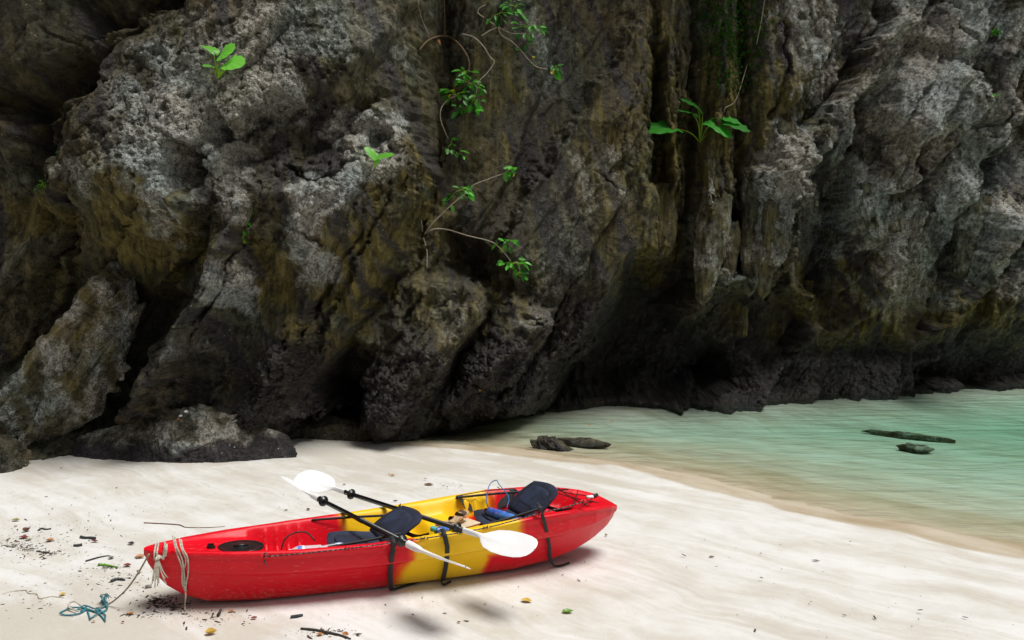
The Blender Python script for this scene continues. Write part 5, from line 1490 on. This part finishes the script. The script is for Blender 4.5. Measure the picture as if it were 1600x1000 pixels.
vine("small creeper trailing down beside the bright knob of rock", (393, 335), [[(396, 300), (393, 330), (386, 352), (378, 374)]], [(380, 372, 12, 6, 7, .8), (386, 350, 6, 8, 5, .6), (383, 362, 10, 5, 6, .8), (396, 300, 3, 10, 3, .7)], .06, STEMG, .07)
vine("small bright weed on the tan ledge left of the big block", (70, 292), [[(70, 296), (72, 288), (76, 282)]], [(68, 290, 14, 9, 22, .6), (93, 238, 7, 6, 9, .7)], .06, STEMG, .06)
vine("tuft of grassy weed on the ledge at the upper right", (1550, 54), [[(1548, 58), (1552, 48), (1556, 40)]], [(1552, 48, 14, 8, 16, .7), (1558, 82, 10, 6, 8, .2)], .08, STEMG, .10)
vine("tiny green sprig in a crack near the right edge", (1556, 150), [[(1558, 152), (1553, 147)]], [(1553, 147, 6, 4, 6, .9)], .06, STEMG, .08)
# dark ferny growth at the top of the columns: far too many fronds to count
mm = Mesh(); fc = []
for i in range(2600):
    u = random.gauss(1142, 34); v = random.uniform(-40, 140); 
    if abs(u - 1142) > 70 - .22 * max(v, 0) or (v > 100 and random.random() < .5): continue
    h_ = cliff_hit(u, v) if i % 4 == 0 or not fc else None
    if h_ is not None: fc.append(h_)
    q = fc[-1] + np.array([random.gauss(0, .08), -abs(random.gauss(0, .05)) - .02, random.gauss(0, .08)])
    d = np.array([random.gauss(0, .5), -.4, -.8 + random.gauss(0, .5)]); d /= np.linalg.norm(d)
    sdv = np.cross(d, [random.gauss(0, .4), -1, .3]); sdv /= np.linalg.norm(sdv); s = random.uniform(.03, .085)
    mm.add([q, q + d * s * .5 + sdv * s * .22, q + d * s, q + d * s * .5 - sdv * s * .22], [(0, 1, 2, 3)])
FERN = leaf_mat("fern_frond", (0.014, 0.042, 0.006), .25, .4); FERN.node_tree.nodes['Principled BSDF'].inputs['Roughness'].default_value = 1.0; FERN.node_tree.nodes['Principled BSDF'].inputs['Specular IOR Level'].default_value = 0.0
set_props(mm.build("hanging_fern", FERN, None, False), "dark green ferny growth hanging down the columns at the top", "fern", kind="stuff")
def root_(name, label, path, r, mat, out=.10):
    P = [at_y(u, v, cliff_hit(u, v)[1] - out) for u, v in path]
    mm = Mesh(); mm.tube(P, r, 6, 8); return set_props(mm.build(name, mat), label, "root")
root_("root", "arched brown root in the dark top of the gully", [(655, 78), (668, 64), (684, 57), (700, 57), (716, 68), (728, 84), (733, 98), (732, 112)], [.012, .018, .012], BARKD)
root_("root", "thin ochre root hanging straight down above the arched one", [(694, -30), (694, 0), (695, 26), (695, 54)], .009, BARKD)
root_("root", "pale twisting root at the top left of the gully", [(650, -20), (654, 8), (660, 32), (671, 55)], [.006, .004], BARK)
root_("root", "long dry root trailing down over the right columns", [(1196, -10), (1190, 30), (1182, 70)], .006, BARK)
root_("root", "thin dry root below the dark ferny growth", [(1168, 100), (1150, 155), (1134, 168), (1131, 176)], .006, BARK)
# dry leaf caught on the arched root
def gl_mesh(curl, wid=.3):
    mm = Mesh(); G = []
    for i in range(11):
        t = i / 10; w = wid * math.sin(PI * t ** .85) ** .8 + .004
        G.append([(t - .5, y * w, curl * (.5 * (t - .5) ** 2 * 2 + abs(y) ** 1.5 * w * 1.4) + .02 * math.sin(t * 9 + y * 3)) for y in (-1, -.5, 0, .5, 1)])
    mm.grid(np.array(G)); return mesh_from("fallen_leaf", mm.v, mm.f)
def dry_mat(name, col, var=.3): return simple_mat(name, col, .75, var, 40)
DM = {"brown": dry_mat("leaf_brown", (.16, .075, .035)), "dark": dry_mat("leaf_dark", (.035, .028, .022)), "yellow": dry_mat("leaf_yellow", (.62, .40, .06)), "orange": dry_mat("leaf_orange", (.48, .20, .06)),
      "green": leaf_mat("leaf_green", (.16, .34, .03), .2), "peach": dry_mat("leaf_peach", (.55, .27, .14)), "red": dry_mat("leaf_red", (.22, .045, .03)), "grey": dry_mat("leaf_grey", (.22, .21, .18)), "white": dry_mat("chip_white", (.75, .75, .72), .05), "olive": dry_mat("leaf_olive", (.26, .24, .06)), "char": dry_mat("wood_char", (.03, .032, .035))}
_lm = {}
def fallen(u, v, Lpx, rot, col, label, curl=.35, wid=.3, cat="leaf", pos=None, lift=.008):
    key = (col, round(curl, 1), round(wid, 1))
    if key not in _lm: _lm[key] = gl_mesh(curl, wid); _lm[key].materials.append(DM[col])
    p = at_ground(u, v, lift) if pos is None else pos
    s = .72 * Lpx * p[1] / FPX
    curl *= .6
    o = bpy.data.objects.new("fallen_leaf", _lm[key]); COL.objects.link(o)
    o.matrix_world = Matrix.Translation(p) @ Matrix.Rotation(math.radians(rot), 4, 'Z') @ Matrix.Rotation(random.gauss(0, .15), 4, 'X') @ Matrix.Scale(s, 4)
    return set_props(o, label, cat)
p_ = cliff_hit(685, 72) + np.array([0, -.14, 0])
o = fallen(0, 0, 20, 80, "peach", "dry peach leaf caught on the arched root in the gully", .8, .3, pos=p_); o.rotation_euler = (1.2, .3, 1.2)
# ------------------------------------------------------------------ washed-up bits on the sand, one by one
for a in ((823, 939, 26, -18, "yellow", "yellow leaf with brown spots on the bare sand right of the near paddle"), (887, 956, 27, 12, "green", "green and yellow leaf at the lower middle of the bare sand"),
          (330, 990, 26, 20, "yellow", "curled bright yellow leaf near the bottom edge below the bow", .9), (78, 845, 18, 10, "peach", "broad peach-coloured dry leaf between the dark litter and the bow", .5, .4),
          (42, 830, 20, 70, "brown", "dark brown curled leaf standing up in the litter at the left", 1.0), (37, 840, 22, -10, "red", "reddish brown leaf at the foot of the curled leaf"), (46, 843, 14, 30, "olive", "yellow-green leaf scrap beside the reddish leaf", .3),
          (148, 846, 20, -14, "red", "slim red-brown leaf right of the charred bark", .4, .2), (205, 850, 17, -10, "dark", "dark leaf scrap just left of the bow tip", .5), (219, 871, 22, 15, "peach", "peach leaf behind the knotted rope at the bow", .5, .35),
          (199, 884, 18, 5, "red", "dark red leaf below the bow beside the green blade", .5), (174, 872, 13, 20, "grey", "small grey leaf above the green blade", .5, .4), (98, 929, 16, 40, "yellow", "pale yellow leaf above the teal rope", .5, .3),
          (146, 971, 10, 10, "orange", "tiny rust leaf just under the teal rope", .3), (192, 972, 9, -30, "red", "tiny red-brown leaf right of the teal rope", .3), (204, 959, 20, 6, "orange", "rust-brown leaf at the end of the dark litter under the bow", .4, .25),
          (361, 955, 13, 5, "orange", "small orange leaf on the sand under the middle of the red bow", .4, .3), (397, 966, 15, 20, "red", "small red-brown leaf between the orange leaf and the black stick", .5, .25), (25, 813, 18, 8, "olive", "yellowish leaf lying far left among the upper litter", .4, .25),
          (25, 822, 9, 60, "orange", "tiny orange leaf above the curled leaf", .4), (96, 731, 6, 40, "orange", "tiny orange leaf near the rocks at the left", .4), (613, 743, 14, -8, "orange", "rust-coloured leaf on the sand behind the kayak", .4, .25), (608, 741, 6, 60, "green", "tiny green leaf touching the rust-coloured one behind the kayak", .3),
          (947, 837, 8, 30, "olive", "tiny olive leaf right of the stern", .8, .4), (538, 757, 8, 10, "dark", "small dark chip on the sand behind the white blade", .4), (482, 796, 9, 40, "brown", "small brown chip left of the far rim", .5, .4), (447, 797, 10, 10, "dark", "small black chip left of the brown one", .3, .2),
          (618, 783, 13, 5, "dark", "thin dark scrap just beyond the yellow rim", .5, .2), (670, 757, 22, 0, "brown", "faint brown litter scrap beyond the yellow rim", .2, .2), (1115, 1142 - 0, 8, 0, "dark", "") , (1112, 870, 14, 5, "brown", "brown scrap on the bare sand at the right", .3, .2), (1275, 876, 18, -10, "brown", "broken brown scrap on the sand at the far right", .3, .15),
          (717, 972, 9, 10, "red", "tiny dark red scrap on the sand near the paddle's shadow", .3), (500, 992, 16, 0, "orange", "orange leaf stuck in the twiggy litter at the bottom edge", .6), (540, 992, 18, -20, "orange", "second orange leaf, at the right end of the twiggy litter at the bottom edge", .6), (515, 988, 9, 30, "olive", "olive leaf scrap in the middle of the twiggy litter at the bottom edge", .4)):
    if a[5]: fallen(*a)
# leaves on rocks and water
for u, v, L_, r, c, lab in ((292, 645, 9, 30, "white", "white chip on top of the low dark wedge of rock"), (284, 652, 10, -10, "white", "second white chip on the low dark wedge, left of the first"), (750, 613, 13, 60, "yellow", "bright yellow leaf lodged on the dark spur near the water"), (281, 657, 10, -30, "orange", "orange leaf on the low dark wedge of rock"), (388, 590, 8, 70, "peach", "peach leaf lodged above the rough ridge at the left")):
    q = cliff_hit(u, v)
    for ob in [o for o in COL.objects if o.name.startswith("boulder")]:
        mi = ob.matrix_world.inverted(); o0 = mi @ Vector((0, 0, CAM_H)); d0 = (mi.to_3x3() @ Vector(ray(u, v)))
        hit = ob.ray_cast(o0, d0.normalized())
        if hit[0]:
            w = np.array(ob.matrix_world @ hit[1])
            if w[1] < q[1]: q = w
    o = fallen(0, 0, L_, r, c, lab, .5, .35, "chip" if c == "white" else "leaf", pos=q + np.array([0, -.02, .015])); o.rotation_euler.x += .7
for u, v, lab in ((921, 664, "brown leaf floating just off the flat ledge in the recess"), (956, 658, "small brown leaf floating near the mouth of the recess"), (793, 707, "rusty leaf at the very edge of the water before the mussel heap"), (1072, 654, "yellowish leaf floating out in the middle of the water")):
    o = fallen(0, 0, 11, 10, "orange" if v != 654 else "olive", lab, .2, .3, pos=at_z(u, v, WATER_Z + .012)); o.rotation_euler = (0, 0, random.random())
# sticks
def stick(name, label, path, r, mat, cat="stick"):
    mm = Mesh(); mm.tube([at_ground(u, v, max(np.atleast_1d(r)) * .8 + (h[0] if h else 0)) for u, v, *h in path], r, 7, 5); return set_props(mm.build(name, mat), label, cat)
CHAR = DM["char"]
stick("stick", "short black stick lying on the sand under the middle of the hull", [(454, 964), (463, 963), (473, 961)], [.010, .012, .009], CHAR)
stick("stick", "long thin twig on the sand behind the bow", [(225, 817), (250, 818), (280, 820), (292, 824), (330, 824), (352, 822)], [.006, .004, .002], DM["brown"])
stick("stick", "black stick with a forked end in the upper left litter", [(60, 829), (64, 826), (72, 827), (80, 826)], [.009, .006], CHAR)
stick("stick", "charred piece of bark in the litter left of the bow", [(126, 839), (132, 840), (140, 840), (149, 841)], [.014, .009, .012], CHAR)
stick("stick", "small black stick under the charred bark", [(115, 852), (122, 852), (128, 851)], [.008, .012], CHAR)
stick("stick", "thin pale-tipped twig slanting between the bark and the bow", [(134, 877), (150, 872), (163, 869), (172, 868)], [.008, .003], DM["dark"])
stick("stick", "black piece of driftwood in the litter below the bow tip", [(174, 908), (183, 905), (195, 906)], [.012, .007], CHAR)
stick("stick", "small grey-blue chip of wood below the knotted rope", [(227, 917), (237, 916)], .013, DM["grey"])
stick("stick", "dark splinter standing out of the sand under the red hull", [(340, 962), (343, 957, .02), (345, 953, .01)], [.010, .008], CHAR)
stick("stick", "twig with the orange leaves at the bottom edge", [(470, 982), (490, 984), (510, 988), (530, 992), (548, 998)], [.007, .010, .004], DM["dark"])
stick("grass_blade", "green blade of grass lying left of the bow", [(154, 882), (166, 883), (178, 885), (186, 886)], [.010, .008, .002], DM["green"], "grass blade")
stick("string", "thin white string snaking across the sand above the teal rope", [(4, 928), (20, 924), (40, 922), (45, 927), (58, 928), (62, 935), (80, 932), (100, 934)], .004, WHITER, "string")
for u, v, r, lab in ((474, 926, .028, "white pebble in the shade under the red hull"), (722, 885, .03, "white pebble in the shade under the yellow hull")):
    a = at_ground(u, v); me, _ = boulder("pebble", (r * 1.5, r, r * .7), 80, [(0, 0, 1, .8)], .5, 24); me.materials.append(WHITE)
    o = link_mesh("pebble", me, WHITE); o.location = (a[0], a[1], a[2] + .008); set_props(o, lab, "pebble")
# crumbs nobody could count
mm = Mesh()
def crumb(p, s, ax=None):
    a = random.uniform(0, PI); e = random.uniform(1, 4.5)
    dx = np.array([math.cos(a), math.sin(a), random.gauss(0, .15)]) * s * e; dy = np.array([-math.sin(a), math.cos(a), 0]) * s; dz = np.array([0, 0, s * .7])
    mm.add([p - dx - dy, p + dx - dy * .3, p + dx * .8 + dy, p - dx * .6 + dy * .8, p + dz], [(0, 1, 4), (1, 2, 4), (2, 3, 4), (3, 0, 4)])
for cu, cv, ru, rv, n in ((60, 840, 60, 22, 260), (30, 850, 40, 12, 200), (100, 880, 120, 45, 300), (190, 905, 40, 20, 220), (262, 945, 40, 12, 420), (250, 938, 24, 8, 260), (230, 960, 40, 8, 120), (150, 790, 140, 35, 110), (330, 965, 80, 14, 160), (515, 988, 40, 8, 160), (60, 940, 70, 30, 90), (560, 960, 200, 25, 60), (800, 910, 200, 40, 60), (1200, 880, 220, 40, 60), (1380, 960, 220, 30, 60), (700, 760, 60, 8, 50), (130, 820, 120, 25, 120), (380, 780, 140, 30, 50), (40, 855, 20, 8, 160), (75, 864, 16, 4, 150), (170, 888, 22, 3, 110)):
    for i in range(int(n * .55)):
        u, v = random.gauss(cu, ru * .55), random.gauss(cv, rv * .55)
        if v < 738 or v > 1040: continue
        crumb(at_z(u, v, gzs(*at_z(u, v, .05)[:2]) + .002), random.uniform(.001, .0035) if random.random() < .85 else random.uniform(.004, .008))
set_props(mm.build("sand_litter", simple_mat("crumb_brown", (.055, .038, .024), .9, .4, 12), None, False), "dark crumbs of leaf and twig strewn over the sand round the bow", "litter", kind="stuff")
